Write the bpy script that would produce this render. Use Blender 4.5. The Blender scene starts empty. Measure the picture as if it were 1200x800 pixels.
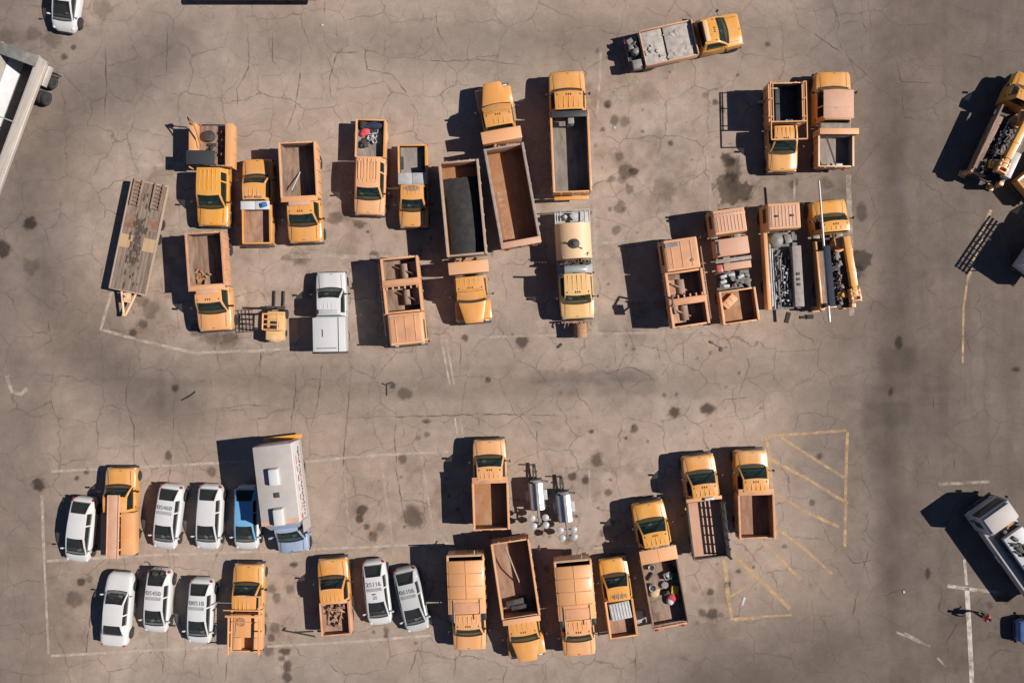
import bpy, bmesh, math, random
import numpy as np
from mathutils import Vector, Matrix

random.seed(7)
R = math.radians
SC = bpy.context.scene
COL = SC.collection

# ------------------------------------------------------------------ scale of the place
S, H = 17.0, 57.0                     # photo pixels per metre on the ground, height of the drone

def wp(px, py, h=0.0):
    """ground position of a point seen at a photo pixel, standing h metres up"""
    k = 1 - h / H
    return ((px - 600) / S * k, (400 - py) / S * k)

# ------------------------------------------------------------------ materials
MATS = {}
def nodes_of(name):
    m = bpy.data.materials.new(name); m.use_nodes = True
    nt = m.node_tree
    return m, nt, nt.nodes['Principled BSDF']

def N(nt, t, **kw):
    n = nt.nodes.new(t)
    for k, v in kw.items(): setattr(n, k, v)
    return n

def ramp(nt, src, stops):
    r = N(nt, 'ShaderNodeValToRGB')
    e = r.color_ramp.elements
    while len(e) < len(stops): e.new(0.5)
    for el, (p, c) in zip(e, stops):
        el.position = p; el.color = (*c, 1) if len(c) == 3 else c
    nt.links.new(src, r.inputs[0])
    return r

def mix(nt, fac, a, b, mode='MIX'):
    n = N(nt, 'ShaderNodeMix', data_type='RGBA', blend_type=mode)
    for sock, v in ((n.inputs[0], fac), (n.inputs[6], a), (n.inputs[7], b)):
        if hasattr(v, 'is_linked') or hasattr(v, 'links'): nt.links.new(v, sock)
        elif isinstance(v, (int, float)): sock.default_value = v
        else: sock.default_value = (*v, 1)
    return n.outputs[2]

def coords(nt, scale=(1, 1, 1)):
    tc = N(nt, 'ShaderNodeTexCoord'); oi = N(nt, 'ShaderNodeObjectInfo')
    mp = N(nt, 'ShaderNodeMapping'); mp.inputs['Scale'].default_value = scale
    ad = N(nt, 'ShaderNodeVectorMath', operation='ADD')
    ml = N(nt, 'ShaderNodeMath', operation='MULTIPLY'); ml.inputs[1].default_value = 37.0
    nt.links.new(oi.outputs['Random'], ml.inputs[0])
    nt.links.new(tc.outputs['Object'], mp.inputs['Vector'])
    nt.links.new(mp.outputs[0], ad.inputs[0]); nt.links.new(ml.outputs[0], ad.inputs[1])
    return ad.outputs[0]

def noise(nt, vec, scale, detail=4, rough=.6, dist=0):
    n = N(nt, 'ShaderNodeTexNoise')
    n.inputs['Scale'].default_value = scale; n.inputs['Detail'].default_value = detail
    n.inputs['Roughness'].default_value = rough; n.inputs['Distortion'].default_value = dist
    nt.links.new(vec, n.inputs['Vector'])
    return n.outputs['Fac']

def worn(name, col, col2, rough=.5, lo=.42, hi=.68, scale=2.2, grime=(.08, .06, .05), grime_amt=.5, metal=0, stretch=(1, 1, 1), bump=0, fine=.12, dusty=0):
    """two-tone weathered surface with grime spots"""
    m, nt, b = nodes_of(name)
    v = coords(nt, stretch)
    n1 = noise(nt, v, scale, 5, .62)
    c = mix(nt, ramp(nt, n1, [(lo, (0, 0, 0)), (hi, (1, 1, 1))]).outputs[0], col, col2)
    n2 = noise(nt, v, scale * 3.7, 6, .7, .4)
    g = ramp(nt, n2, [(.60, (0, 0, 0)), (.78, (grime_amt,) * 3)])
    c = mix(nt, g.outputs[0], c, grime)
    n3 = noise(nt, v, 38, 3, .6)
    f = ramp(nt, n3, [(.3, (1 - fine,) * 3), (.7, (1 + fine * .3,) * 3)])
    c = mix(nt, 1.0, c, f.outputs[0], 'MULTIPLY')
    nt.links.new(c, b.inputs['Base Color'])
    b.inputs['Roughness'].default_value = rough; b.inputs['Metallic'].default_value = metal
    if bump:
        bp = N(nt, 'ShaderNodeBump'); bp.inputs['Strength'].default_value = bump; bp.inputs['Distance'].default_value = .03
        nt.links.new(n2, bp.inputs['Height']); nt.links.new(bp.outputs[0], b.inputs['Normal'])
    MATS[name] = m
    if dusty:
        src = b.inputs['Base Color'].links[0].from_socket
        n4 = noise(nt, coords(nt, (1.3, .45, 1)), 1.3, 6, .7, .8); n5 = noise(nt, coords(nt, (5, .5, 1)), 2.2, 5, .7, .3)
        c = mix(nt, ramp(nt, n4, [(.46, (0, 0, 0)), (.68, (dusty,) * 3)]).outputs[0], src, (.37, .27, .20))
        c = mix(nt, ramp(nt, n5, [(.60, (0, 0, 0)), (.70, (.7,) * 3)]).outputs[0], c, (.09, .055, .04))
        nt.links.new(c, b.inputs['Base Color'])
    return m

def paint(name, col, fade, rough=.38, coat=.25, grime_amt=.25, lo=.45, hi=.75, dust=.38, chip=(.20, .09, .045)):
    m = worn(name, col, fade, rough, lo, hi, 1.1, grime=tuple(x * .45 for x in col), grime_amt=grime_amt, fine=.06)
    nt = m.node_tree; b = nt.nodes['Principled BSDF']
    if dust:
        src = b.inputs['Base Color'].links[0].from_socket
        v = coords(nt, (1.6, .5, 1)); n1 = noise(nt, v, 1.6, 6, .68, .6); n2 = noise(nt, coords(nt), 14, 4, .7)
        c = mix(nt, ramp(nt, n1, [(.42, (0, 0, 0)), (.74, (dust,) * 3)]).outputs[0], src, (.46, .36, .27))
        c = mix(nt, ramp(nt, n2, [(.66, (0, 0, 0)), (.74, (.65,) * 3)]).outputs[0], c, chip)
        nt.links.new(c, b.inputs['Base Color'])
    m.node_tree.nodes['Principled BSDF'].inputs['Coat Weight'].default_value = coat
    m.node_tree.nodes['Principled BSDF'].inputs['Coat Roughness'].default_value = .15
    return m

def plain(name, col, rough=.5, metal=0, spec=.5):
    m, nt, b = nodes_of(name)
    v = coords(nt)
    n = noise(nt, v, 9, 4)
    f = ramp(nt, n, [(.3, tuple(c * .86 for c in col)), (.7, tuple(min(1, c * 1.1) for c in col))])
    nt.links.new(f.outputs[0], b.inputs['Base Color'])
    b.inputs['Roughness'].default_value = rough; b.inputs['Metallic'].default_value = metal
    b.inputs['Specular IOR Level'].default_value = spec
    MATS[name] = m
    return m

paint('orange', (.62, .27, .055), (.64, .33, .13))
paint('yellow', (.62, .275, .032), (.64, .31, .07))
paint('orange_pale', (.64, .295, .11), (.65, .34, .155), rough=.5)
paint('peach', (.64, .31, .14), (.64, .345, .18), rough=.6, coat=0, grime_amt=.45)
paint('peach_worn', (.58, .27, .13), (.40, .20, .12), rough=.7, coat=0, grime_amt=.75, lo=.42, hi=.7)
paint('pink_faded', (.52, .28, .18), (.58, .35, .25), rough=.7, coat=0, grime_amt=.5)
paint('tan_yellow', (.64, .38, .14), (.66, .42, .19), rough=.5)
paint('tan_pale', (.66, .43, .245), (.63, .44, .28), rough=.55)
paint('white', (.545, .545, .55), (.52, .52, .52), rough=.3, coat=.4, grime_amt=.08, dust=.12, chip=(.30, .28, .26))
paint('silver', (.40, .41, .42), (.45, .45, .46), rough=.3, coat=.4, grime_amt=.1, dust=.12, chip=(.30, .28, .26))
paint('van_roof', (.37, .335, .32), (.42, .39, .375), rough=.6, coat=0, grime_amt=.2, dust=.12, chip=(.30, .28, .26))
paint('van_blue', (.24, .30, .43), (.28, .34, .46), rough=.35, dust=.12, chip=(.30, .28, .26))
paint('blue', (.06, .12, .30), (.07, .14, .33), rough=.3, coat=.5, dust=.12, chip=(.30, .28, .26))
paint('sign_red', (.40, .06, .05), (.38, .08, .07))
worn('rust', (.25, .125, .078), (.37, .215, .145), .85, scale=1.7, stretch=(1, .35, 1), grime=(.07, .035, .022), grime_amt=.85, bump=.2, dusty=.6)
worn('rust_orange', (.36, .165, .065), (.27, .145, .085), .8, scale=1.8, grime=(.08, .035, .02), grime_amt=.8, bump=.2, dusty=.6)
worn('rust_brown', (.17, .105, .078), (.31, .205, .155), .85, scale=1.7, stretch=(2.2, .3, 1), grime=(.06, .04, .03), grime_amt=.85, bump=.2, dusty=.6)
worn('bed_grey', (.17, .14, .125), (.27, .23, .21), .7, scale=1.6, stretch=(1, .3, 1), grime=(.09, .065, .05), grime_amt=.7, dusty=.6)
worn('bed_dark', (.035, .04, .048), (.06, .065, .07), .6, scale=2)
worn('steel_dark', (.035, .032, .03), (.075, .062, .055), .65, grime=(.10, .06, .035), grime_amt=.5)
worn('steel_grey', (.16, .15, .145), (.25, .235, .22), .55, grime=(.11, .07, .045), grime_amt=.5)
worn('galvanised', (.34, .34, .34), (.44, .44, .44), .45, grime=(.22, .18, .14), grime_amt=.5)
worn('pipe_metal', (.22, .24, .26), (.36, .38, .40), .4, grime=(.12, .10, .08), grime_amt=.5)
worn('rim_worn', (.40, .28, .20), (.31, .245, .20), .7, scale=3, grime=(.12, .07, .05), grime_amt=.75)
worn('rim_grey', (.30, .26, .235), (.21, .185, .17), .7, scale=3, grime=(.13, .07, .045), grime_amt=.75)
worn('deck_wood', (.25, .185, .145), (.13, .095, .075), .9, scale=2, stretch=(3, .3, 1), grime=(.05, .036, .03), grime_amt=.9, bump=.3)
worn('deck_plate', (.19, .095, .06), (.28, .18, .125), .8, scale=2, grime=(.08, .04, .025), grime_amt=.8)
worn('plywood', (.46, .31, .18), (.38, .25, .14), .85, stretch=(1, .2, 1))
worn('concrete', (.43, .385, .35), (.27, .245, .22), .9, scale=3, grime=(.09, .08, .075), grime_amt=.9, bump=.4)
worn('asphalt_load', (.018, .017, .017), (.034, .031, .030), .85, scale=3, bump=.6)
worn('aluminium', (.48, .43, .39), (.56, .52, .48), .4, metal=.3, stretch=(1, .2, 1), grime=(.2, .16, .13), grime_amt=.5)
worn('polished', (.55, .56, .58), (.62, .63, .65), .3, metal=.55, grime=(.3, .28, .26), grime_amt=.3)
worn('junk_white', (.46, .46, .46), (.36, .36, .37), .6)
plain('chrome', (.75, .75, .76), .18, 1.0)
plain('rubber', (.022, .021, .021), .85)
plain('black', (.02, .02, .021), .55)
plain('tarp_black', (.035, .037, .042), .5)
def tinted(name, tint, body, clear):
    m, nt, b = nodes_of(name)
    b.inputs['Base Color'].default_value = (*body, 1); b.inputs['Roughness'].default_value = .05; b.inputs['Specular IOR Level'].default_value = .6
    tr = N(nt, 'ShaderNodeBsdfTransparent'); tr.inputs[0].default_value = (*tint, 1)
    mx = N(nt, 'ShaderNodeMixShader'); mx.inputs[0].default_value = 1 - clear
    nt.links.new(tr.outputs[0], mx.inputs[1]); nt.links.new(b.outputs[0], mx.inputs[2]); nt.links.new(mx.outputs[0], nt.nodes['Material Output'].inputs['Surface'])
    MATS[name] = m
tinted('glass_car', (.72, .75, .74), (.035, .037, .038), .62)
tinted('glass', (.58, .62, .60), (.02, .03, .028), .6)
tinted('glass_green', (.52, .60, .565), (.02, .038, .033), .6)
plain('cabin_dark', (.035, .034, .034), .8)
plain('cabin_grey', (.11, .105, .10), .8)
worn('gear_grey', (.10, .092, .085), (.20, .185, .17), .6, scale=3, grime=(.14, .085, .05), grime_amt=.6)
plain('lamp_amber', (.15, .045, .012), .3)
plain('lamp_red', (.35, .02, .015), .3)
plain('lamp_clear', (.55, .56, .58), .15)
plain('shade_blue', (.03, .14, .34), .8)
paint('pale_blue', (.13, .33, .56), (.15, .36, .58), rough=.35, dust=.1)  # even pale blue for one hatchback's roof and pillars
plain('navy_cloth', (.018, .024, .045), .85)
plain('red_cloth', (.50, .06, .07), .8)
plain('yellow_plastic', (.65, .42, .05), .5)
plain('green_plastic', (.05, .20, .10), .5)
plain('skin', (.42, .24, .17), .6)
plain('hair', (.025, .018, .014), .7)
plain('jeans', (.03, .035, .05), .9)
plain('lettering', (.10, .10, .105), .6)
plain('lettering_soft', (.20, .20, .205), .6)
plain('livery_red', (.48, .10, .07), .5)
plain('livery_dark', (.10, .09, .10), .5)
worn('oil_mark', (.07, .05, .04), (.11, .08, .062), .8)
plain('straw', (.5, .36, .2), .8)
M = MATS

# ------------------------------------------------------------------ mesh builder
class MB:
    def __init__(s): s.v, s.f, s.m, s.T = [], [], [], None
    def pt(s, p):
        p = Vector(p)
        if s.T is not None: p = s.T @ p
        s.v.append(tuple(p)); return len(s.v) - 1
    def face(s, idx, m=0): s.f.append(tuple(idx)); s.m.append(m)
    def poly(s, pts, m=0): s.face([s.pt(p) for p in pts], m)
    def box(s, x0, x1, y0, y1, z0, z1, m=0, tx=0, ty=0):
        """m: one index or six (x-,x+,y-,y+,bottom,top)"""
        mm = (m,) * 6 if isinstance(m, int) else m
        P = [s.pt(p) for p in ((x0, y0, z0), (x1, y0, z0), (x1, y1, z0), (x0, y1, z0),
             (x0 + tx, y0 + ty, z1), (x1 - tx, y0 + ty, z1), (x1 - tx, y1 - ty, z1), (x0 + tx, y1 - ty, z1))]
        for q, k in (((0, 4, 7, 3), 0), ((1, 2, 6, 5), 1), ((0, 1, 5, 4), 2), ((2, 3, 7, 6), 3), ((0, 3, 2, 1), 4), ((4, 5, 6, 7), 5)):
            s.face([P[i] for i in q], mm[k])
        return s
    def cbox(s, c, size, rz=0, m=0, rx=0, ry=0):
        old = s.T
        t = Matrix.Translation(c) @ Matrix.Rotation(rz, 4, 'Z') @ Matrix.Rotation(rx, 4, 'X') @ Matrix.Rotation(ry, 4, 'Y')
        s.T = t if old is None else old @ t
        a, b, c2 = (q / 2 for q in size)
        s.box(-a, a, -b, b, -c2, c2, m); s.T = old
        return s
    def tube(s, p0, p1, r, n=8, m=0, r1=None):
        p0, p1 = Vector(p0), Vector(p1); d = (p1 - p0).normalized()
        u = d.orthogonal().normalized(); w = d.cross(u); r1 = r if r1 is None else r1
        A, B = [], []
        for k in range(n):
            a = 2 * math.pi * (k + .5) / n; o = u * math.cos(a) + w * math.sin(a)
            A.append(s.pt(p0 + o * r)); B.append(s.pt(p1 + o * r1))
        for k in range(n): s.face((A[k], A[(k + 1) % n], B[(k + 1) % n], B[k]), m)
        s.face(A[::-1], m); s.face(B, m)
        return s
    def path(s, pts, r, n=6, m=0):
        for a, b in zip(pts, pts[1:]): s.tube(a, b, r, n, m)
        return s
    def lathe(s, prof, c=(0, 0, 0), axis='x', n=20, m=0):
        rows = []
        for a, r in prof:
            row = []
            for k in range(n):
                t = 2 * math.pi * k / n
                p = {'x': (a, r * math.cos(t), r * math.sin(t)), 'y': (r * math.sin(t), a, r * math.cos(t)), 'z': (r * math.cos(t), r * math.sin(t), a)}[axis]
                row.append(s.pt((c[0] + p[0], c[1] + p[1], c[2] + p[2])))
            rows.append(row)
        for A, B in zip(rows, rows[1:]):
            for k in range(n): s.face((A[k], A[(k + 1) % n], B[(k + 1) % n], B[k]), m)
        s.face(rows[0][::-1], m); s.face(rows[-1], m)
        return s
    def loft(s, secs, m=0, cap=True):
        rows = [[s.pt(p) for p in sec] for sec in secs]
        for A, B in zip(rows, rows[1:]):
            for k in range(len(A) - 1): s.face((A[k], A[k + 1], B[k + 1], B[k]), m)
        if cap:
            s.face(rows[0][::-1], m); s.face(rows[-1], m)
        return s
    def ball(s, c, r, n=10, m=0, sc=(1, 1, 1)):
        rows = []
        for i in range(1, n // 2 + 2):
            t = math.pi * i / (n // 2 + 2)
            rows.append([s.pt((c[0] + r * sc[0] * math.sin(t) * math.cos(2 * math.pi * k / n), c[1] + r * sc[1] * math.sin(t) * math.sin(2 * math.pi * k / n), c[2] + r * sc[2] * math.cos(t))) for k in range(n)])
        for A, B in zip(rows, rows[1:]):
            for k in range(n): s.face((A[k], B[k], B[(k + 1) % n], A[(k + 1) % n]), m)
        s.face(rows[0], m); s.face(rows[-1][::-1], m)
        return s
    def build(s, name, mats, parent=None, bevel=0, smooth=35, label=None):
        me = bpy.data.meshes.new(name)
        me.from_pydata(s.v, [], s.f)
        if not isinstance(mats, (list, tuple)): mats = [mats]
        for x in mats: me.materials.append(M[x] if isinstance(x, str) else x)
        me.polygons.foreach_set('material_index', s.m)
        bm = bmesh.new(); bm.from_mesh(me)
        bmesh.ops.recalc_face_normals(bm, faces=bm.faces)
        if bevel:
            es = [e for e in bm.edges if len(e.link_faces) == 2 and e.calc_face_angle(0) > R(28)]
            bmesh.ops.bevel(bm, geom=es, offset=bevel, offset_type='OFFSET', segments=2, profile=.5, affect='EDGES', clamp_overlap=True)
        bm.to_mesh(me); bm.free()
        if smooth:
            me.shade_smooth(); me.set_sharp_from_angle(angle=R(smooth))
        o = bpy.data.objects.new(name, me); COL.objects.link(o)
        if parent is not None: o.parent = parent
        if label: o['label'] = label
        return o

def tag(o, label=None, cat=None, group=None, kind=None):
    for k, v in (('label', label), ('category', cat), ('group', group), ('kind', kind)):
        if v: o[k] = v
    return o

def thing(name, label, cat, loc=(0, 0, 0), rz=0, group=None):
    o = bpy.data.objects.new(name, None); COL.objects.link(o)
    o.empty_display_size = .3
    o.location = loc; o.rotation_euler = (0, 0, rz)
    return tag(o, label, cat, group)

def copy_tree(o, parent=None, label=None):
    c = o.copy(); COL.objects.link(c); c.parent = parent
    if label: c['label'] = label
    for ch in list(o.children): copy_tree(ch, c)
    return c

def frame(front, rear, hf, hr):
    """photo pixels of the middle of front and rear edges -> centre, heading, length"""
    f, r = Vector(wp(*front, hf)), Vector(wp(*rear, hr))
    d = f - r
    return (f + r) / 2, math.atan2(-d.x, d.y), d.length

def interp(x, xs, ys): return float(np.interp(x, xs, ys))

# ------------------------------------------------------------------ shared vehicle pieces
_wheel = {}
def wheel(root, x, y, r=.34, w=.22, rim='silver', side=1, dual=False):
    key = (r, w, rim)
    if key not in _wheel:
        t = MB(); h = w / 2
        t.lathe([(-h, r * .60), (-h * .98, r * .9), (-h * .72, r * .985), (0, r), (h * .72, r * .985), (h * .98, r * .9), (h, r * .60)], n=24)
        o = t.build('wheel', 'rubber', None)
        q = MB(); q.lathe([(-h * .7, .02), (-h * .7, r * .58), (-h * 1.02, r * .61), (h * 1.02, r * .61), (h * .85, r * .52), (h * .55, r * .45), (h * .6, r * .2), (h * .9, r * .16), (h * .92, .02)], n=20)
        for k in range(6):
            a = k * math.pi / 3
            q.tube((h * .5, r * .33 * math.cos(a), r * .33 * math.sin(a)), (h * .66, r * .33 * math.cos(a), r * .33 * math.sin(a)), r * .045, 6)
        ro = q.build('rim', rim, o)
        _wheel[key] = (o.data, ro.data)
        bpy.data.objects.remove(ro); bpy.data.objects.remove(o)
    dm, rm = _wheel[key]
    for k in range(2 if dual else 1):
        o = bpy.data.objects.new('wheel', dm); COL.objects.link(o); o.parent = root
        o.location = (x - side * k * (w + .04), y, r); o.rotation_euler = (0, 0, 0 if side > 0 else math.pi)
        q = bpy.data.objects.new('rim', rm); COL.objects.link(q); q.parent = o

def greenhouse(root, cowl, rf, rr, rb, zb0, zb1, zr, wb, wr, col, posts=(), roof_name='roof', crown=.05, glass='glass', rear_glass=True, edge=.07, blind_from=None, bulge=.15):
    """cab or cabin over the belt line: roof, windscreen, rear window, side windows and pillars. y falls from cowl to rb"""
    ys = [cowl, cowl + (rf - cowl) * .5, rf, rf + (rr - rf) * .12]
    marks = sorted(set([p for q in posts for p in (q + .05, q - .05)]), reverse=True)
    inner = sorted([rf + (rr - rf) * t for t in (.35, .6, .85)] + list(marks), reverse=True)
    ys += [y for y in inner if y < ys[-1] - .01 and y > rr + .01]
    ys += [rr, rr + (rb - rr) * .5, rb]
    def zb(y): return interp(-y, [-cowl, -rb], [zb0, zb1])
    def zt(y): return interp(-y, [-cowl, -(cowl + rf) / 2, -rf, -(rf + (rr - rf) * .4), -rr, -(rr + rb) / 2, -rb],
                             [zb0 + .01, zb0 + (zr - zb0) * .56, zr - .035, zr, zr - .04, zb1 + (zr - zb1) * .55, zb1 + .01])
    def wt(y): return interp(-y, [-cowl, -rf, -(rf + rr) / 2, -rr, -rb], [wb * .95, wr + .03, wr + .02, wr, wb * .92])
    secs = []
    for y in ys:
        b, t, w = zb(y), zt(y), wt(y)
        half = [(-wb, b - .02), (-(w + (wb - w) * .12), b + (t - b) * .88), (-w, t), (-w + edge, t + crown * .3), (-w * .5, t + crown * .85), (0, t + crown)]
        half += [(-x, z) for x, z in half[-2::-1]]
        f = {0: 1, 1: .95, 2: .8, 3: .35}.get(ys.index(y), 0) * bulge
        secs.append([(x, y + f * max(0, 1 - (x / wb) ** 2), z) for x, z in half])
    n = len(secs[0])
    gl = {'windshield': MB(), 'rear_window': MB(), 'roof': MB(), 'cab': MB()}
    side = {}
    for i in range(len(ys) - 1):
        ym = (ys[i] + ys[i + 1]) / 2
        post = any(abs(ym - p) < .05 for p in posts)
        for j in range(n - 1):
            q = [secs[i][j], secs[i][j + 1], secs[i + 1][j + 1], secs[i + 1][j]]
            k = min(j, n - 2 - j)
            if k == 0:
                if post or (blind_from is not None and ym < blind_from) or ym < rr: key = 'cab'
                else:
                    seg = sum(ym < p for p in posts)
                    side.setdefault((j, seg), MB()).poly(q); continue
            elif k <= 1 or i == 2: key = 'cab'
            elif k == 2: key = 'cab' if i < 2 or ym < rr else 'roof'
            else: key = 'windshield' if i < 2 else ('rear_window' if ym < rr and rear_glass else ('cab' if ym < rr else 'roof'))
            gl[key].poly(q)
    out = {}
    for k, mb in gl.items():
        if mb.f:
            weld(mb)
            out[k] = mb.build(roof_name if k == 'roof' else ('pillars' if k == 'cab' else k), glass if k in ('windshield', 'rear_window') else col, root, smooth=50)
    for mb in side.values():
        weld(mb); mb.build('side_window', glass, root, smooth=40)
    it = MB()
    it.loft([[(x, y, zb(y) + q) for x, q in ((-wb * .9, .0), (-wb * .5, .036), (0, .045), (wb * .5, .036), (wb * .9, .0))] for y in (cowl - .06, (cowl + rb) / 2, rb + .06)], cap=False)
    it.build('cabin_floor', 'cabin_dark', root)
    d = MB(); d.loft([[(x, y, zb(y) + q) for x, q in ((-wb * .82, .03), (-wb * .4, .06), (wb * .4, .06), (wb * .82, .03))] for y in (cowl - .14, cowl - .30)], cap=False)
    d.tube((-wb * .42, cowl - .36, zb0 + .10), (-wb * .42, cowl - .42, zb0 + .13), .17, 14)
    d.build('dashboard', 'cabin_grey', root)
    for sx in (-1, 1):
        st = MB(); yb = max(rr + .1, rf - .55)
        st.box(sx * wb * .42 - .23, sx * wb * .42 + .23, yb, yb + .16, zb0, min(zr - .12, zb0 + .42)); st.build('seat', 'cabin_grey', root, bevel=.05)
    if rr - rb > .2:
        st = MB(); st.box(-wb * .62, wb * .62, rr - .02, rr + .12, zb1, zb1 + .26); st.build('rear_seat', 'cabin_grey', root, bevel=.05)
    if random.random() < .45:
        pp = MB(); x = random.uniform(-.45, .5) * wb; pp.cbox((x, cowl - .22, zb0 + .075), (.26, .16, .01), random.uniform(-.5, .5)); pp.build('dash_paper', 'junk_white', root)
    return out

def weld(mb):
    seen, idx, nv = {}, [], []
    for p in mb.v:
        k = tuple(round(c, 4) for c in p)
        if k not in seen: seen[k] = len(nv); nv.append(p)
        idx.append(seen[k])
    fs, ms = [], []
    for f, m in zip(mb.f, mb.m):
        g = []
        for i in f:
            if idx[i] not in g: g.append(idx[i])
        if len(g) >= 3: fs.append(tuple(g)); ms.append(m)
    mb.v, mb.f, mb.m = nv, fs, ms

def mirror(root, x, y, z, s, col, arm=.18, size=(.10, .14, .22)):
    a = MB(); a.tube((x, y, z), (x + s * arm, y + .02, z + .03), .022, 6)
    a.cbox((x + s * (arm + size[0] / 2), y + .02, z + .05), (size[0], size[1], size[2]))
    return a.build('mirror', col, root, bevel=.02)

def lettering(cu, root):
    tmp = bpy.data.objects.new('tmp', cu); COL.objects.link(tmp)
    dg = bpy.context.evaluated_depsgraph_get(); me = bpy.data.meshes.new_from_object(tmp.evaluated_get(dg))
    bpy.data.objects.remove(tmp)
    me.materials.clear(); me.materials.append(M['lettering_soft'])
    o = bpy.data.objects.new('roof_number', me); COL.objects.link(o); o.parent = root
    return o

# ------------------------------------------------------------------ passenger cars
def car(label, front, rear, kind='hatch', col='white', text=None, text2=None, W=1.78, mirrors='white', group='white fleet cars', open_trunk=False, L=None, name='parked_car', glass='glass_car', cat='car', roofcol=None):
    c, a, l = frame(front, rear, .6, .9)
    L = L or l
    if L != l:
        d = Vector((-math.sin(a), math.cos(a))); c = Vector(wp(*front, .6)) - d * L / 2
    root = thing(name, label, cat, (c.x, c.y, 0), a, group)
    Y = lambda t: (t - .5) * L
    if kind == 'hatch':
        tw = [0, .02, .06, .14, .3, .55, .75, .86, .93, .97, 1]
        ww = [.60, .76, .88, .95, 1, 1, .985, .95, .87, .76, .55]
        tz = [0, .03, .08, .3, .6, .83, .90, .96, 1]
        zz = [.78, .98, 1.04, .98, .93, .96, .88, .74, .56]
        cowl, rf, rr, rb, zr = Y(.835), Y(.585), Y(.215), Y(.055), 1.47
    else:
        tw = [0, .015, .05, .14, .3, .55, .75, .88, .95, .985, 1]
        ww = [.72, .85, .93, .97, 1, 1, .985, .95, .88, .76, .66]
        tz = [0, .02, .06, .16, .4, .74, .9, .97, 1]
        zz = [.75, .94, 1.0, 1.02, .96, .98, .90, .82, .66]
        cowl, rf, rr, rb, zr = Y(.745), Y(.60), Y(.32), Y(.165), 1.44
    hw = W / 2
    b = MB(); secs = []
    for t in sorted(set([0, .01, .02, .035, .05, .08, .11, .15, .2, .27, .35, .45, .55, .65, .72, .78, .83, .87, .9, .93, .95, .965, .98, .99, 1])):
        w, z = hw * interp(t, tw, ww), interp(t, tz, zz)
        e = .07 if .12 < t < .8 else .0
        half = [(-w * .90, .24), (-w * .99, .36), (-w, .50), (-w * .985, z * .74), (-w * .95, z * .93), (-w * (.88 + e * .3), z - .01), (-w * .72, z + .012), (-w * .55, z + .03), (-w * .25, z + .028), (0, z + .036)]
        half += [(-x, zz_) for x, zz_ in half[-2::-1]]
        secs.append([(x, Y(t), zq) for x, zq in half])
    b.loft(secs); b.build('body', col, root, smooth=45)
    posts = [Y(.40)] if kind == 'hatch' else [Y(.46)]
    g = greenhouse(root, cowl, rf, rr, rb, .965 if kind == 'hatch' else .98, 1.05 if kind == 'hatch' else 1.02, zr, hw * .85, hw * .655, col, posts, crown=.045, glass=glass, edge=.085, bulge=.09)
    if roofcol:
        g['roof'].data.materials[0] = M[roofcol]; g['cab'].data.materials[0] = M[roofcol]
    # dark shut lines and cowl
    w = MB()
    for i in range(7):
        x = hw * 1.4 * (i - 3) / 7
        w.cbox((x, cowl + .03 + .09 * (1 - (x / (hw * .85)) ** 2), .99), (hw * .21, .07, .02), rz=-.2 * x / hw)
    for s in (-1, 1): w.cbox((s * .12 + .12, cowl - .10, 1.035), (.55, .02, .012), rz=s * .12, rx=R(-24))
    w.build('wiper_cowl', 'black', root)
    for s in (-1, 1):
        mirror(root, s * hw * .93, cowl - .22, .98, s, mirrors, arm=.06, size=(.17, .10, .12))
        hx = hw * .70
        h = MB(); h.ball((s * hx, Y(.935), .71 if kind == 'hatch' else .755), .1, 10, sc=(1.3, 1.9, .8)); h.build('headlight', 'lamp_clear', root)
        tl = MB(); tl.ball((s * hw * .76, Y(.028), .86), .1, 10, sc=(1.1, .9, 1.5)); tl.build('tail_light', 'lamp_red', root)
        for t in (.17, .82): wheel(root, s * (hw - .09), Y(t), .315, .2, side=s)
        for t in (.17, .82):
            ar = MB(); ar.lathe([(-.02, .40), (.02, .40)], (s * (hw - .012), Y(t), .315), 'x', 20); ar.build('wheel_arch', 'black', root)
    bp = MB(); bp.cbox((0, Y(1) - .01, .42), (hw * 1.1, .06, .16)); bp.build('grille', 'black', root, bevel=.02)
    if open_trunk:
        o = MB(); o.box(-hw * .62, hw * .62, Y(.0) - .01, Y(.115), 1.06, 1.085); o.build('open_boot', 'black', root)
        o = MB()
        for k in range(5): o.cbox((random.uniform(-.4, .4), Y(random.uniform(.03, .1)), 1.10 + .03 * k), (.22, .18, .1), random.random() * 3)
        o.path([(-.25, Y(.02), 1.1), (-.32, Y(-.06), 1.35), (-.15, Y(-.07), 1.4), (.05, Y(-.05), 1.3)], .03)
        o.build('boot_gear', 'steel_dark', root, bevel=.02)
    if text:
        cu = bpy.data.curves.new('roof_number', 'FONT'); cu.body = text; cu.size = .40; cu.align_x = 'CENTER'; cu.align_y = 'CENTER'; cu.extrude = .002; cu.offset = .006
        o = lettering(cu, root)
        o.location = (0, rr + .50, zr + .05); o.rotation_euler = (0, 0, math.pi)
        st = MB()
        for k in range(3): st.box(-.50, .50, rr + .745 + k * .075, rr + .745 + k * .075 + .045, zr + .046, zr + .05)
        st.build('roof_stripe', 'lettering_soft', root)
        if text2:
            cu = cu.copy(); cu.body = text2; cu.size = .3
            o = lettering(cu, root)
            o.location = (0, rf - .26, zr + .05); o.rotation_euler = (0, 0, math.pi)
            st = MB(); st.box(-.05, .2, rf - .56, rf - .46, zr + .046, zr + .05); st.build('roof_badge', 'lettering', root)
    return root

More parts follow.
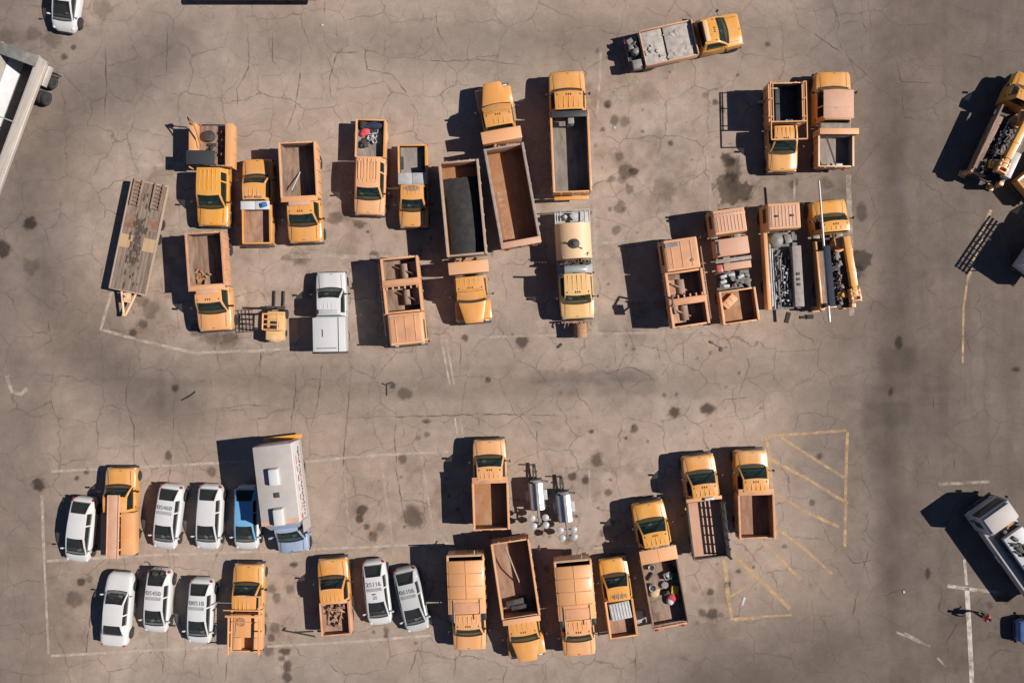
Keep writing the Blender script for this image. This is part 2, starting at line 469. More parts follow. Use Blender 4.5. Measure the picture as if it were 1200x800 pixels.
# ------------------------------------------------------------------ bonneted trucks and pickups
def front_end(root, Yf, hood, ws, roofl, W, zh, zr, col, style='wide', tyre=.38, rear_drop=.06, lights=True, hoodcol=None, bumper='steel_dark', glass='glass_green', post=True, visor=None, mirrorsz=(.10, .14, .30), mcol='black', crew=False, dark_mark=True):
    """bonnet and cab; returns y of the cab's rear wall"""
    hw = W / 2
    cowl, rf = Yf - hood, Yf - hood - ws
    rr = rf - roofl; rb = rr - rear_drop
    zb = zh + .04
    hc = hoodcol or col
    zl = tyre * .95
    if style == 'wide':
        b = MB(); secs = []
        for t in (0, .02, .05, .1, .18, .3, .5, .75, 1.0):            # from the nose back to the cowl
            y = Yf - .05 - hood * t
            w = hw * interp(t, [0, .02, .06, .15, .35, 1], [.80, .87, .92, .955, .985, 1])
            z = zh - interp(t, [0, .02, .06, .15, .5, 1], [.30, .16, .10, .075, .04, 0])
            half = [(-w * .94, zl), (-w, zl + .12), (-w, z - .22), (-w * .975, z - .07), (-w * .90, z - .015), (-w * .74, z - .005), (-w * .68, z + .025), (-w * .35, z + .045), (0, z + .05)]
            half += [(-x, q) for x, q in half[-2::-1]]
            secs.append([(x, y, q) for x, q in half])
        b.loft(secs); b.build('bonnet', hc, root, smooth=40)
        lo = MB(); secs = []
        for y in (cowl, cowl - .25, (cowl + rb) / 2, rb + .05, rb):
            w = hw * (1.0 if y > rb + .02 else .985); z = zb
            half = [(-w * .95, zl - .05), (-w, zl + .1), (-w, z - .3), (-w * .985, z - .08), (-w * .93, z), (0, z)]
            half += [(-x, q) for x, q in half[-2::-1]]
            secs.append([(x, y - .004, q) for x, q in half])
        lo.loft(secs); lo.build('doors', col, root, smooth=40)
        wx = hw - .13
        fw = hw * .9
        greenhouse(root, cowl, rf, rr, rb, zb, zb, zr, hw * .93, hw * .73, col, [(rf + rr) / 2] if crew else (), crown=.05, glass=glass, edge=.09, blind_from=rr + .18)
    else:
        b = MB(); secs = []
        for t in (0, .03, .08, .18, .4, .7, 1.0):
            y = Yf - .02 - hood * t
            w = hw * interp(t, [0, .03, .1, 1], [.44, .49, .52, .80])
            z = zh - interp(t, [0, .03, .1, .5, 1], [.22, .10, .06, .03, 0])
            half = [(-w, .75), (-w, z - .14), (-w * .96, z - .04), (-w * .82, z + .01), (-w * .4, z + .045), (0, z + .06)]
            half += [(-x, q) for x, q in half[-2::-1]]
            secs.append([(x, y, q) for x, q in half])
        b.loft(secs); b.build('bonnet', hc, root, smooth=40)
        for s in (-1, 1):                                             # separate wings over the front wheels
            f = MB(); secs = []
            for t, z, w0, w1 in ((.10, .78, .52, .90), (.13, .95, .50, .96), (.2, 1.08, .50, 1.0), (.45, 1.12, .52, 1.0), (.7, 1.08, .55, 1.0), (.9, .95, .6, .98), (1, .8, .64, .97)):
                y = Yf - hood * t
                pts = [(hw * w0, z - .25), (hw * w0, z - .02), (hw * (w0 + .08), z), (hw * (w1 - .08), z), (hw * w1, z - .07), (hw * w1, z - .33)]
                secs.append([(s * x, y, q) for x, q in pts])
            f.loft(secs); f.build('wing', hc, root, smooth=40)
        lo = MB(); secs = []
        for y in (cowl, cowl - .25, (cowl + rb) / 2, rb):
            w = hw * interp(-y, [-cowl, -cowl + .4], [.84, .90]); z = zb
            half = [(-w * .95, .62), (-w, .7), (-w, z - .3), (-w * .985, z - .08), (-w * .95, z), (0, z)]
            half += [(-x, q) for x, q in half[-2::-1]]
            secs.append([(x, y - .004, q) for x, q in half])
        lo.loft(secs); lo.build('doors', col, root, smooth=40)
        wx, fw = hw - .16, hw * .62
        greenhouse(root, cowl, rf, rr, rb, zb, zb, zr, hw * .86, hw * .74, col, (), crown=.06, glass=glass, edge=.09, blind_from=rr + .18)
    for s in (-1, 1):
        wheel(root, s * wx, Yf - hood * (.52 if style == 'wide' else .47), tyre, .27, 'steel_grey', side=s)
        h = MB()
        hx = hw * (.78 if style == 'wide' else .70)
        yy = Yf - (.10 if style == 'wide' else hood * .11)
        h.cbox((s * hx, yy, zh - .34 if style == 'wide' else .86), (.30, .10, .20)); h.build('headlight', 'lamp_clear', root, bevel=.03)
        m = mirror(root, s * hw * .95, cowl - .28, zb + .12, s, mcol, arm=.24, size=mirrorsz)
    bm_ = MB(); bm_.box(-hw * .94, hw * .94, Yf - .12, Yf + .03, tyre * .8, tyre * .8 + .26, tx=.02, ty=.02); bm_.build('bumper', bumper, root, bevel=.03)
    g = MB(); g.box(-hw * .45, hw * .45, Yf - .09, Yf + .0, tyre + .22, zh - .28); g.build('grille', 'black', root, bevel=.02)
    k = MB()
    for i in range(9):
        x = hw * 1.6 * (i - 4) / 9
        k.cbox((x, cowl + .03 + .15 * (1 - (x / (hw * .93)) ** 2), zh + .06), (hw * .19, .09, .03), rz=-.32 * x / hw)
    for s in (0, 1): k.cbox((-.35 + s * .62, cowl - .12, zb + .12), (.62, .025, .015), rz=.1, rx=R(-35))
    k.build('wiper_cowl', 'black', root)
    if dark_mark:
        d = MB(); d.cbox((.06, Yf - .05 - hood * .12, zh - .03), (.16, .035, .03)); d.build('bonnet_latch', 'steel_dark', root)
    if lights:
        for i in (-2, -1, 0, 1, 2):
            x = i * .14 if abs(i) < 2 else (hw * .62) * (1 if i > 0 else -1)
            q = MB(); q.ball((x, rf - .12, zr + (.035 if abs(i) < 2 else -.005)), .05, 8, sc=(.9, 1.5, .8)); q.build('clearance_light', 'lamp_amber', root)
    rbm = MB()
    for i in range(5):
        x = (i - 2) * hw * .26
        rbm.box(x - .03, x + .03, rr + .12 + (.3 if visor else 0), rf - .24, zr + .012 - .006 * (i - 2) ** 2, zr + .068 - .010 * (i - 2) ** 2, 0, .012, .03)
    rbm.build('roof_ribs', col, root, bevel=.004)
    if style == 'wide':
        sm_ = MB()
        for s in (-1, 1):
            sm_.box(s * hw * .72 - .008, s * hw * .72 + .008, Yf - hood * .93, Yf - hood * .16, zh + .0, zh + .012)
        sm_.build('bonnet_seam', 'lamp_amber', root)
    for s in (-1, 1):
        dh = MB(); dh.cbox((s * (hw + .005), rr + .22, zb - .18), (.03, .16, .05)); dh.build('door_handle', 'black', root)
        dl = MB(); dl.box(s * hw - .006, s * hw + .006, rr + .06, rr + .085, tyre + .1, zb - .05); dl.build('door_seam', 'black', root)
    if visor:
        v = MB(); v.box(-hw * .62, hw * .62, rr + .06, rr + .36, zr + .04, zr + .15); v.build('roof_bar', visor, root, bevel=.03)
    return rb

def chassis(root, y0, y1, z=.75, tyre=.42, axles=(), hw=1.15, dual=True, rim='steel_grey'):
    c = MB()
    for s in (-1, 1): c.box(s * .42 - .05, s * .42 + .05, y0, y1, z - .22, z)
    for y in axles: c.tube((-hw + .2, y, tyre), (hw - .2, y, tyre), .09)
    c.box(-.5, .5, y0 + .02, y0 + .12, z - .2, z - .02)
    c.build('chassis', 'steel_dark', root)
    for y in axles:
        for s in (-1, 1): wheel(root, s * (hw - .14), y, tyre, .24, rim, side=s, dual=dual)
    for s in (-1, 1):
        t = MB(); t.box(s * .78 - .25, s * .78 + .25, y1 - 1.7, y1 - .75, z - .38, z + .02); t.build('fuel_tank', 'steel_grey', root, bevel=.08)

def open_bed(root, y0, y1, w, zf, zt, out='peach', inn='rust', rim='peach', t=.09, gate_drop=0, front_h=0, ribs=5, name='bed', floor=None, gate=True, slope=.0):
    """open tipping body: hollow box with rim, ribs and tailgate"""
    hw = w / 2
    b = MB(); fl = inn if floor is None else floor
    mats = [out, inn, rim, fl]
    b.box(-hw + t * .5, hw - t * .5, y0 + .02, y1, zf - .10, zf, (0, 0, 0, 0, 0, 3))
    for s in (-1, 1):
        x0, x1 = (s * hw, s * (hw - t)) if s < 0 else (hw - t, hw)
        b.box(x0, x1, y0, y1, zf - .14, zt, (0, 1, 0, 0, 0, 2) if s < 0 else (1, 0, 0, 0, 0, 2))
        rx0, rx1 = (-hw - .04, -hw + t + .01) if s < 0 else (hw - t - .01, hw + .04)
        b.box(rx0, rx1, y0 - .005, y1 + .005, zt - .012, zt + .06, 2)
        for k in range(ribs):
            y = y0 + (y1 - y0) * (k + .5) / ribs
            b.box(s * (hw + .035) - .035, s * (hw + .035) + .035, y - .05, y + .05, zf - .1, zt - .015, 0)
    b.box(-hw + t + .003, hw - t - .003, y1 - t, y1, zf + .002, zt + front_h, (0, 0, 1, 0, 0, 2))
    b.build(name, mats, root, bevel=.012)
    if gate:
        g = MB(); g.box(-hw + t + .01, hw - t - .01, y0 - .02, y0 + t - .02, zf - .1, zt - gate_drop, (0, 0, 0, 1, 0, 2))
        for k in (-1, 0, 1): g.box(k * hw * .6 - .05, k * hw * .6 + .05, y0 - .07, y0 - .022, zf - .06, zt - gate_drop - .02, 0)
        g.build('tailgate', mats, root, bevel=.012)

def cab_shield(root, y0, length, w, z, col='peach', thick=.06, lip=.12, split=False):
    s = MB(); s.box(-w / 2, w / 2, y0, y0 + length, z, z + thick)
    if lip: s.box(-w / 2, w / 2, y0 + length - .07, y0 + length, z + thick - .002, z + thick + lip * .4)
    if split: s.box(-.012, .012, y0 + .01, y0 + length - .08, z + thick, z + thick + .02)
    for k in (-1, 1): s.box(k * w * .46 - .04, k * w * .46 + .04, y0 + .0, y0 + .06, z - .9, z - .003)
    s.build('cab_shield', col, root, bevel=.015)

def dump(label, front, rear, hf=1.1, hr=2.35, W=2.3, hood=1.3, ws=.62, roofl=.85, zh=1.45, zr=2.3, style='wide', col='orange', bw=2.4, zf=1.15, zt=2.3, gap=.15, out='peach', inn='rust', rim='peach', floor=None,
         shield=0, tandem=False, visor=None, ribs=5, front_h=0, t=.09, glass='glass_green', gate_drop=.0, group='orange dump trucks', crew=False, name='dump_truck', cat='dump truck', bed=True, mcol='black', tyre=.42, hoodcol=None, box=None, split=False):
    c, a, L = frame(front, rear, hf, hr)
    root = thing(name, label, cat, (c.x, c.y, 0), a, group)
    Yf, Yr = L / 2, -L / 2
    rb = front_end(root, Yf, hood, ws, roofl, W, zh, zr, col, style, tyre, glass=glass, visor=visor, crew=crew, mcol=mcol, hoodcol=hoodcol)
    y1 = rb - gap
    ax = [Yr + (y1 - Yr) * .28] if not tandem else [Yr + .75, Yr + 2.05]
    chassis(root, Yr + .1, rb + 1.2, .85, tyre + .04, ax, hw=bw / 2 - .04)
    if box:
        b = MB(); b.box(-bw * .5, bw * .5, y1 - .75, y1, 1.0, box, (0,) * 6); b.box(-bw * .5 - .03, bw * .5 + .03, y1 - .78, y1 + .03, box - .004, box + .05)
        b.build('pump_box', 'peach', root, bevel=.03)
        q = MB()
        for k in range(7): q.cbox((random.uniform(-.7, .7), y1 - .95 + random.uniform(-.08, .08), 1.5 + random.uniform(0, .4)), (.22, .16, .3), random.random())
        q.tube((-.9, y1 - .9, 1.6), (.9, y1 - .95, 1.7), .05); q.build('pump_gear', 'rust_orange', root, bevel=.02)
        y1 -= 1.15
    if bed: open_bed(root, Yr + .02, y1, bw, zf, zt, out, inn, rim, t, gate_drop, front_h, ribs, floor=floor)
    if shield: cab_shield(root, y1 - .04, shield, bw + .02, zt + front_h + .065, out, split=split)
    for s in (-1, 1):
        tl = MB(); tl.cbox((s * bw * .38, Yr - .02, zf - .22), (.28, .06, .12)); tl.build('tail_light', 'lamp_red', root, bevel=.015)
    root['yr'], root['y1'], root['rb'], root['zt'], root['yf'] = Yr, y1, rb, zt, Yf
    return root

def pickup(label, front, rear, hf=1.0, hr=1.3, W=2.0, hood=1.25, ws=.62, roofl=.95, zh=1.12, zr=1.86, col='orange', crew=False, bedz=.78, rimz=1.32, inn='rust', floor=None, visor=None, glass='glass', group='orange pickup trucks', dually=False,
           name='pickup_truck', bed=True, hoodcol=None, lights=False, gate=True, outb=None, cat='pickup truck'):
    c, a, L = frame(front, rear, hf, hr)
    root = thing(name, label, cat, (c.x, c.y, 0), a, group)
    Yf, Yr = L / 2, -L / 2
    rb = front_end(root, Yf, hood, ws, roofl, W, zh, zr, col, 'wide', .36, glass=glass, visor=visor, crew=crew, lights=lights, hoodcol=hoodcol, mirrorsz=(.16, .12, .18), mcol='black')
    hw = W / 2
    y1 = rb - .04
    ob = outb or col
    ax = Yr + (y1 - Yr) * .42
    cmb = MB()
    for s in (-1, 1): cmb.box(s * .42 - .05, s * .42 + .05, Yr + .1, y1 + .6, .42, .6)
    cmb.tube((-hw + .3, ax, .38), (hw - .3, ax, .38), .08); cmb.build('chassis', 'steel_dark', root)
    for s in (-1, 1): wheel(root, s * (hw - .14), ax, .37, .25, 'steel_grey', side=s)
    if bed:
        b = MB(); t = .16
        b.box(-hw + t * .5, hw - t * .5, Yr + .03, y1, bedz - .08, bedz, (0, 0, 0, 0, 0, 3))
        for s in (-1, 1):
            secs = []
            for y in (Yr, Yr + .08, ax - .5, ax - .3, ax, ax + .3, ax + .5, y1):
                bul = (.10 if dually else .03) * max(0, 1 - abs(y - ax) / .48)
                w = hw * (.975 if y < Yr + .05 else .995) + bul
                pts = [(w - .05, .45), (w, .6), (w, rimz - .15), (hw * .98 + bul * .3, rimz - .03), (hw - .04, rimz + .015), (hw - t, rimz)]
                secs.append([(s * x, y, z) for x, z in pts])
            b.loft(secs, 0, cap=False)
            b.poly([(s * (hw - t), Yr, rimz), (s * (hw - t), y1, rimz), (s * (hw - t), y1, bedz - .03), (s * (hw - t), Yr, bedz - .03)], 1)
            b.poly([(s * hw * .97, y1, .5), (s * hw * .97, y1, rimz), (s * (hw - t), y1, rimz), (s * (hw - t), y1, .5)], 0)
            b.box(s * (hw - t - .10) - .10, s * (hw - t - .10) + .098, ax - .42, ax + .42, bedz + .002, bedz + .2, 1)
        b.box(-hw + t, hw - t, y1 - .05, y1, bedz + .002, rimz, (0, 0, 1, 0, 0, 0))
        b.build('bed', [ob, inn, ob, floor or inn], root, smooth=40)
        if gate:
            g = MB(); g.box(-hw + .05, hw - .05, Yr - .04, Yr + .06, .62, rimz - .01, (0, 0, 0, 1, 0, 0)); g.build('tailgate', [ob, inn], root, bevel=.02)
    rbm = MB(); rbm.box(-hw * .95, hw * .95, Yr - .2, Yr - .05, .42, .6); rbm.build('rear_bumper', 'steel_dark', root, bevel=.03)
    for s in (-1, 1):
        tl = MB(); tl.cbox((s * (hw - .08), Yr - .01, 1.0), (.12, .06, .36)); tl.build('tail_light', 'lamp_red', root, bevel=.015)
    root['yr'], root['y1'], root['rb'], root['yf'] = Yr, y1, rb, Yf
    return root

def toolbox(root, y, w, z, col='galvanised', d=.5, h=.28, lid=True, label=None):
    b = MB(); b.box(-w / 2, w / 2, y - d, y, z - h, z)
    if lid:
        b.box(-w / 2 - .01, -.01, y - d - .01, y + .01, z - .003, z + .04); b.box(.01, w / 2 + .01, y - d - .01, y + .01, z - .003, z + .04)
    return b.build('toolbox', col, root, bevel=.02, label=label)

def rack(root, x, y0, y1, z0, z1, col='orange', cross=(), r=.035, legs=True, xs=(-1, 1), ends=True, name='rack'):
    k = MB()
    for s in xs:
        k.tube((s * x, y0, z1), (s * x, y1, z1), r, 8)
        if legs:
            for y in (y0 + .04, (y0 + y1) / 2, y1 - .04): k.tube((s * x, y, z0), (s * x, y, z1), r, 8)
    for y in cross: k.tube((-x, y, z1), (x, y, z1), r, 8)
    return k.build(name, col, root)

def at(root, x, y, z):
    """a point of a parked vehicle's own frame, in the yard"""
    a = root.rotation_euler.z
    return (root.location.x + x * math.cos(a) - y * math.sin(a), root.location.y + x * math.sin(a) + y * math.cos(a), z)

def loose(name, label, cat, root, x, y, z, rz, fn, mats, group=None, bevel=.02):
    """a loose thing lying in or on a vehicle: top-level"""
    mb = MB(); fn(mb)
    o = mb.build(name, mats, None, bevel=bevel)
    o.location = at(root, x, y, z); o.rotation_euler = (0, 0, (root.rotation_euler.z) + rz)
    return tag(o, label, cat, group)

def coe(label, front, rear, hf=2.3, hr=2.0, W=2.35, cabl=1.7, zr=2.35, col='peach', roofmat='pink_faded', ribs=8, axle=True, group=None, name='works_truck', cat='truck', windows=True):
    """cab-over truck: box cab at the very front"""
    c, a, L = frame(front, rear, hf, hr)
    root = thing(name, label, cat, (c.x, c.y, 0), a, group)
    Yf, Yr = L / 2, -L / 2
    hw = W / 2; yb = Yf - cabl
    cab = MB(); secs = []
    for y, dz in ((Yf - .02, -.25), (Yf - .05, -.06), (Yf - .18, -.0), (yb + .12, 0), (yb + .02, -.05), (yb, -.2)):
        z = zr + dz
        half = [(-hw * .97, .62), (-hw, .75), (-hw, 1.3), (-hw * .96, z - .16), (-hw * .93, z - .05), (-hw * .87, z)]
        half += [(-x, q) for x, q in half[::-1]]
        secs.append([(x, y, q) for x, q in half])
    cab.loft(secs); cab.build('cab', col, root, smooth=30)
    rf = MB(); rf.box(-hw * .84, hw * .84, yb + .13, Yf - .2, zr + .002, zr + .03, 0, .02, .02)
    for k in range(ribs):
        x = -hw * .8 + hw * 1.6 * (k + .5) / ribs
        rf.box(x - .045, x + .045, yb + .16, Yf - .23, zr + .028, zr + .055, 0, .015, .02)
    rf.build('roof', roofmat, root, bevel=.006)
    if windows:
        w = MB(); w.box(-hw * .86, hw * .86, Yf - .055, Yf - .008, 1.42, zr - .27); w.build('windshield', 'glass', root, bevel=.01)
        for s in (-1, 1):
            w = MB(); w.poly([(s * (hw * .985 + .012), Yf - .3, 1.45), (s * (hw * .985 + .012), yb + .5, 1.45), (s * (hw * .966 + .012), yb + .5, zr - .28), (s * (hw * .966 + .012), Yf - .3, zr - .28)]); w.build('side_window', 'glass', root)
    for s in (-1, 1):
        mirror(root, s * hw * .97, Yf - .12, 1.95, s, 'black', arm=.2, size=(.10, .12, .36))
        h = MB(); h.cbox((s * hw * .74, Yf + .01, .9), (.26, .06, .2)); h.build('headlight', 'lamp_clear', root, bevel=.03)
        wheel(root, s * (hw - .15), Yf - .75, .45, .27, 'steel_grey', side=s)
    b = MB(); b.box(-hw * .98, hw * .98, Yf - .05, Yf + .12, .45, .72); b.build('bumper', 'steel_dark', root, bevel=.03)
    chassis(root, Yr + .1, Yf - .3, .85, .46, [Yr + (yb - Yr) * .3], hw=hw)
    root['yr'], root['yb'], root['yf'] = Yr, yb, Yf
    return root

# =================================================================== THE YARD: cars
car('white hatchback left of the orange pickup that carries a long peach beam', (91, 658), (98.3, 582), L=4.46)
car('white hatchback with a roof number, between the long-beam pickup and the plain white hatchback', (193, 643), (201, 566), text='05460', L=4.46)
car('plain roofed white hatchback between the numbered white hatchback and the car shaded by the van', (243.8, 643.5), (246.5, 567), L=4.46)
car('white hatchback with its roof coloured blue, half in the shadow of the big box van', (289.8, 643.6), (288.7, 568), L=4.4, roofcol='pale_blue')
car('white saloon with a long bonnet pointing up and no roof number', (142.6, 670), (132.6, 753.5), kind='sedan', W=1.92, L=5.0)
car('white hatchback with a roof number and its boot open with dark gear', (182.7, 740.5), (186.5, 668), text='05450', open_trunk=True, L=4.36)
car('white hatchback with a roof number parked next to the orange pickup with the tall rack', (233.8, 753.5), (236, 676), text='08510', L=4.46)
car('white hatchback with two roof numbers beside the slanted silver one', (446.5, 731.5), (436.7, 656), text='25116', text2='25', L=4.46)
car('silver grey hatchback with a roof number, parked aslant in the covered truck\'s shadow', (491, 739), (472, 662), col='silver', text='06106', L=4.46, group='white fleet cars')
car('white car cut off by the top edge near the aluminium trailer', (75, 37), (83, -38), W=1.8, L=4.4)
car('dark blue car nosing into the picture below the white cab truck', (1191, 739), (1270, 739), kind='sedan', col='blue', mirrors='blue', L=4.6, group=None)

# =================================================================== the upper left block
# utility truck with service boxes
t = pickup('orange utility truck with side lockers, a black top rack and a crew cab, pointing down', (249.3, 265.5), (247.5, 145), hf=1.05, hr=1.5, W=2.12, hood=1.35, ws=.7, roofl=1.75, zh=1.2, zr=2.0, col='yellow', crew=True, bed=False, name='utility_truck', cat='utility truck', group='orange service trucks', glass='glass_green')
Yr, rb = t['yr'], t['rb']
for s, nm in ((1, 'side_locker'), (-1, 'side_locker')):
    b = MB(); b.box(s * 1.22 - .23, s * 1.22 + .23, Yr, rb - .10 - (.35 if s > 0 else 0), .62, 1.62); 
    for k in range(3): b.box(s * 1.465 - .012, s * 1.465 + .012, Yr + .15 + k * 1.0, Yr + .95 + k * 1.0, .7, 1.5)
    b.build(nm, 'orange_pale', t, bevel=.02)
b = MB(); b.box(-.98, .98, Yr, rb - .12, .85, .92); b.box(-.98, .98, rb - .2, rb - .12, .92, 1.6); b.build('bed', ['rust_brown'], t, bevel=.01)
b = MB(); b.box(-.45, 1.42, rb - 1.05, rb - .12, 2.02, 2.12)
for x in (-.4, 1.36):
    for y in (rb - 1.0, rb - .18): b.tube((x, y, 1.55), (x, y, 2.03), .035)
b.build('black_rack', 'tarp_black', t, bevel=.02)
b = MB()
b.path([(1.2, Yr + .15, 1.6), (1.25, Yr - .25, 2.3), (.9, Yr + .1, 2.35), (.55, Yr + 1.6, 1.7)], .05); b.tube((1.25, Yr - .1, .9), (1.3, Yr - .25, 2.2), .04)
b.cbox((1.3, Yr - .2, 1.9), (.2, .25, .2), .4); b.build('crane_arm', 'rust_orange', t)
b = MB(); b.lathe([(1.0, .05), (1.0, .36), (1.12, .38), (1.3, .36), (1.3, .12)], (.25, Yr + .75, 0), 'z', 20)
for k in range(4): b.cbox((.1 + .06 * k, Yr + 1.3 + .25 * k, 1.02), (.5, .18, .16), k)
b.build('hose_reel', 'steel_dark', t, bevel=.01)
for k, (x, y) in enumerate(((-.72, .5), (-.72, 1.0), (-.74, 1.5), (-.72, 2.0))):
    loose('fuel_can', 'small red can standing along the inner right side of the utility truck\'s bed', 'can', t, x, Yr + y, .93, k, lambda m: (m.box(-.14, .14, -.1, .1, 0, .36), m.tube((.05, 0, .36), (.1, 0, .44), .03)), 'sign_red' if k % 2 else 'lamp_red', 'cans in the utility truck')

t = pickup('orange pickup pointing up with a white toolbox behind the cab, its shaded end coloured blue', (301, 185.5), (301, 285), W=2.02, col='orange', inn='rust_orange', floor='rust', roofl=1.0, hood=1.3)
toolbox(t, t['y1'] + .02, 1.9, 1.55, 'white', .55)
loose('toolbox_shade', 'blue block added for the shaded end of the white toolbox', 'bundle', t, .62, t['y1'] - .26, 1.59, .3, lambda m: (m.box(-.22, .22, -.14, .14, 0, .14), m.box(-.12, .2, -.1, .16, .14, .2)), 'shade_blue', bevel=.04)  # blue block added to colour the shaded end of the toolbox
b = MB(); b.cbox((-.25, t['rb'] + .22, 1.95), (.5, .12, .05), .05); b.cbox((.35, t['rb'] + .2, 1.95), (.45, .12, .05), -.06); b.build('roof_rust', 'rust_brown', t, bevel=.01)

def ladder_rod(label, root, x, y, z):
    o = loose('pale_rod', label, 'rod', root, x, y, z, 0, lambda m: m.tube((-.25, -.7, .05), (.25, .6, .55), .04), 'junk_white', bevel=0); return o
t = dump('orange dump truck with a pale rod leaning in its brown bed', (358.8, 285), (347.5, 166), inn='rust_brown', visor='pink_faded', floor='rust_brown', gap=.12, hood=1.25, W=2.3)
cab_shield(t, t['y1'] - .02, .32, 2.42, t['zt'] + .04, 'orange_pale')
ladder_rod('pale rod leaning in the bed of the dump truck near its cab', t, .4, t['y1'] - 1.2, 1.15)

t = pickup('long peach crew cab pickup with a cluttered load bed, pointing down', (432.5, 252.5), (434.5, 140), W=2.1, col='peach', crew=True, roofl=1.95, hood=1.2, dually=True, inn='bed_grey', floor='bed_grey', zr=1.95, hr=1.35, outb='orange_pale', glass='glass_green')
b = MB()
for k in range(7): b.box(-.6 + k * .2 - .04, -.6 + k * .2 + .04, t['rb'] + .35, t['rb'] + 1.55, 1.985, 2.012)
b.build('roof_ribs', 'peach', t, bevel=.005)
Yr = t['yr']
def crate(m, a=.5, b=.4, h=.3):
    m.box(-a / 2, a / 2, -b / 2, b / 2, 0, .03)
    for s in (-1, 1):
        m.box(s * a / 2 - .02, s * a / 2 + .02, -b / 2, b / 2, .028, h); m.box(-a / 2 + .022, a / 2 - .022, s * b / 2 - .02, s * b / 2 + .02, .028, h)
def sack(m, a=.5, b=.35, h=.2):
    m.ball((0, 0, h * .8), .5, 12, sc=(a, b, h * 1.3)); m.ball((a * .3, b * .2, h * .9), .3, 10, sc=(a, b, h * 1.6))
loose('red_bag', 'red bag among the clutter in the long crew cab pickup', 'bag', t, .42, Yr + .75, .79, .4, lambda m: sack(m, .7, .6, .3), 'red_cloth', bevel=0)
loose('navy_tarp', 'navy tarp bunched at the tailgate of the long crew cab pickup', 'tarp', t, -.15, Yr + .35, .79, 0, lambda m: (sack(m, 1.5, .5, .35), sack(m, .6, .9, .2)), 'navy_cloth', bevel=0)
loose('black_sack', 'black sack at the corner of the long crew cab pickup\'s bed', 'sack', t, .58, Yr + .3, .79, .6, lambda m: sack(m, .5, .6, .4), 'rubber', bevel=0)
for k, (x, y) in enumerate(((.05, .75), (-.2, 1.0), (.12, 1.15), (-.3, .65), (-.2, 1.35))):
    loose('white_crate', 'small white crate among the clutter in the long crew cab pickup', 'crate', t, x, Yr + y, .79, k * .5, lambda m: crate(m, .3, .26, .2), 'junk_white', 'white crates in the crew cab pickup')
loose('rusty_engine', 'dark lump of machinery near the cab in the long crew cab pickup\'s bed', 'machinery', t, .45, Yr + 1.55, .79, .3, lambda m: (m.box(-.2, .2, -.25, .25, 0, .3), m.tube((-.3, 0, .2), (.3, .1, .25), .09, 10), m.tube((0, -.4, .15), (0, .3, .36), .07, 10), m.cbox((.05, -.1, .36), (.22, .2, .12), .5)), 'steel_dark')

t = pickup('orange pickup with a two lid silver toolbox and grey bed floor, pointing down', (485, 267), (483, 170), W=2.02, col='orange', inn='steel_dark', floor='bed_grey', roofl=.9)
toolbox(t, t['y1'] + .02, 1.88, 1.52, 'galvanised', .75)
b = MB(); b.ball((0, t['rb'] + .32, 1.87), .5, 14, sc=(1.15, .42, .10)); b.build('roof_rust', 'rust_brown', t)

# big asphalt truck
VIS = []
t = dump('dump truck heaped with black asphalt', (556, 379), (537, 188), hf=1.3, hr=2.65, W=2.45, style='narrow', hood=1.6, zh=1.65, zr=2.5, zf=1.25, zt=2.6, bw=2.6, inn='rust_orange', out='rim_worn', rim='rim_worn', box=2.35, ribs=6, tandem=True, tyre=.48, gap=.2, group='orange dump trucks', t=.12)
Yr, y1 = t['yr'], t['y1']
VIS.append(t)
b = MB(); secs = []
for k in range(15):
    v = k / 14; y = Yr + 1.0 + (y1 - 1.15 - Yr) * v
    hh = .34 * math.sin(math.pi * min(1, v * .8 + .02)) ** .6 + .1
    pts = []
    for j in range(15):
        u = j / 14 * 2 - 1
        pts.append((u * 1.17, y + random.uniform(-.03, .03), 1.6 + hh * (1 - abs(u) ** 2.2) * .9 + .25 + random.uniform(-.02, .02)))
    secs.append([(-1.17, y, 1.26)] + pts + [(1.17, y, 1.26)])
b.loft(secs); o = b.build('asphalt_heap', 'asphalt_load', None, smooth=60)
o.location = (t.location.x, t.location.y, 0); o.rotation_euler = t.rotation_euler
tag(o, 'heap of black asphalt filling a long dump truck bed', 'asphalt load', None, 'stuff')

t = dump('orange bonneted dump truck pointing up with a long rusty bed set askew', (576, 97), (611, 287), hf=1.3, hr=2.65, W=2.45, style='narrow', hood=1.75, zh=1.65, zr=2.5, zf=1.25, zt=2.6, bw=2.6, inn='rust_orange', out='rim_worn', rim='rim_grey', box=2.35, ribs=6, tandem=True, tyre=.48, gap=.2, t=.12, hoodcol='orange')
VIS.append(t)
cab_shield(t, t['yr'] - .06, .42, 2.68, 2.67, 'pink_faded', lip=0)
b = MB()
for k in range(9): b.poly([(-1.0, t['yr'] + .3 + k * .42, 1.265), (-1.0, t['yr'] + .62 + k * .42, 1.265), (-.45, t['yr'] + .46 + k * .42, 1.265)])
b.build('rust_streaks', 'rust', t)

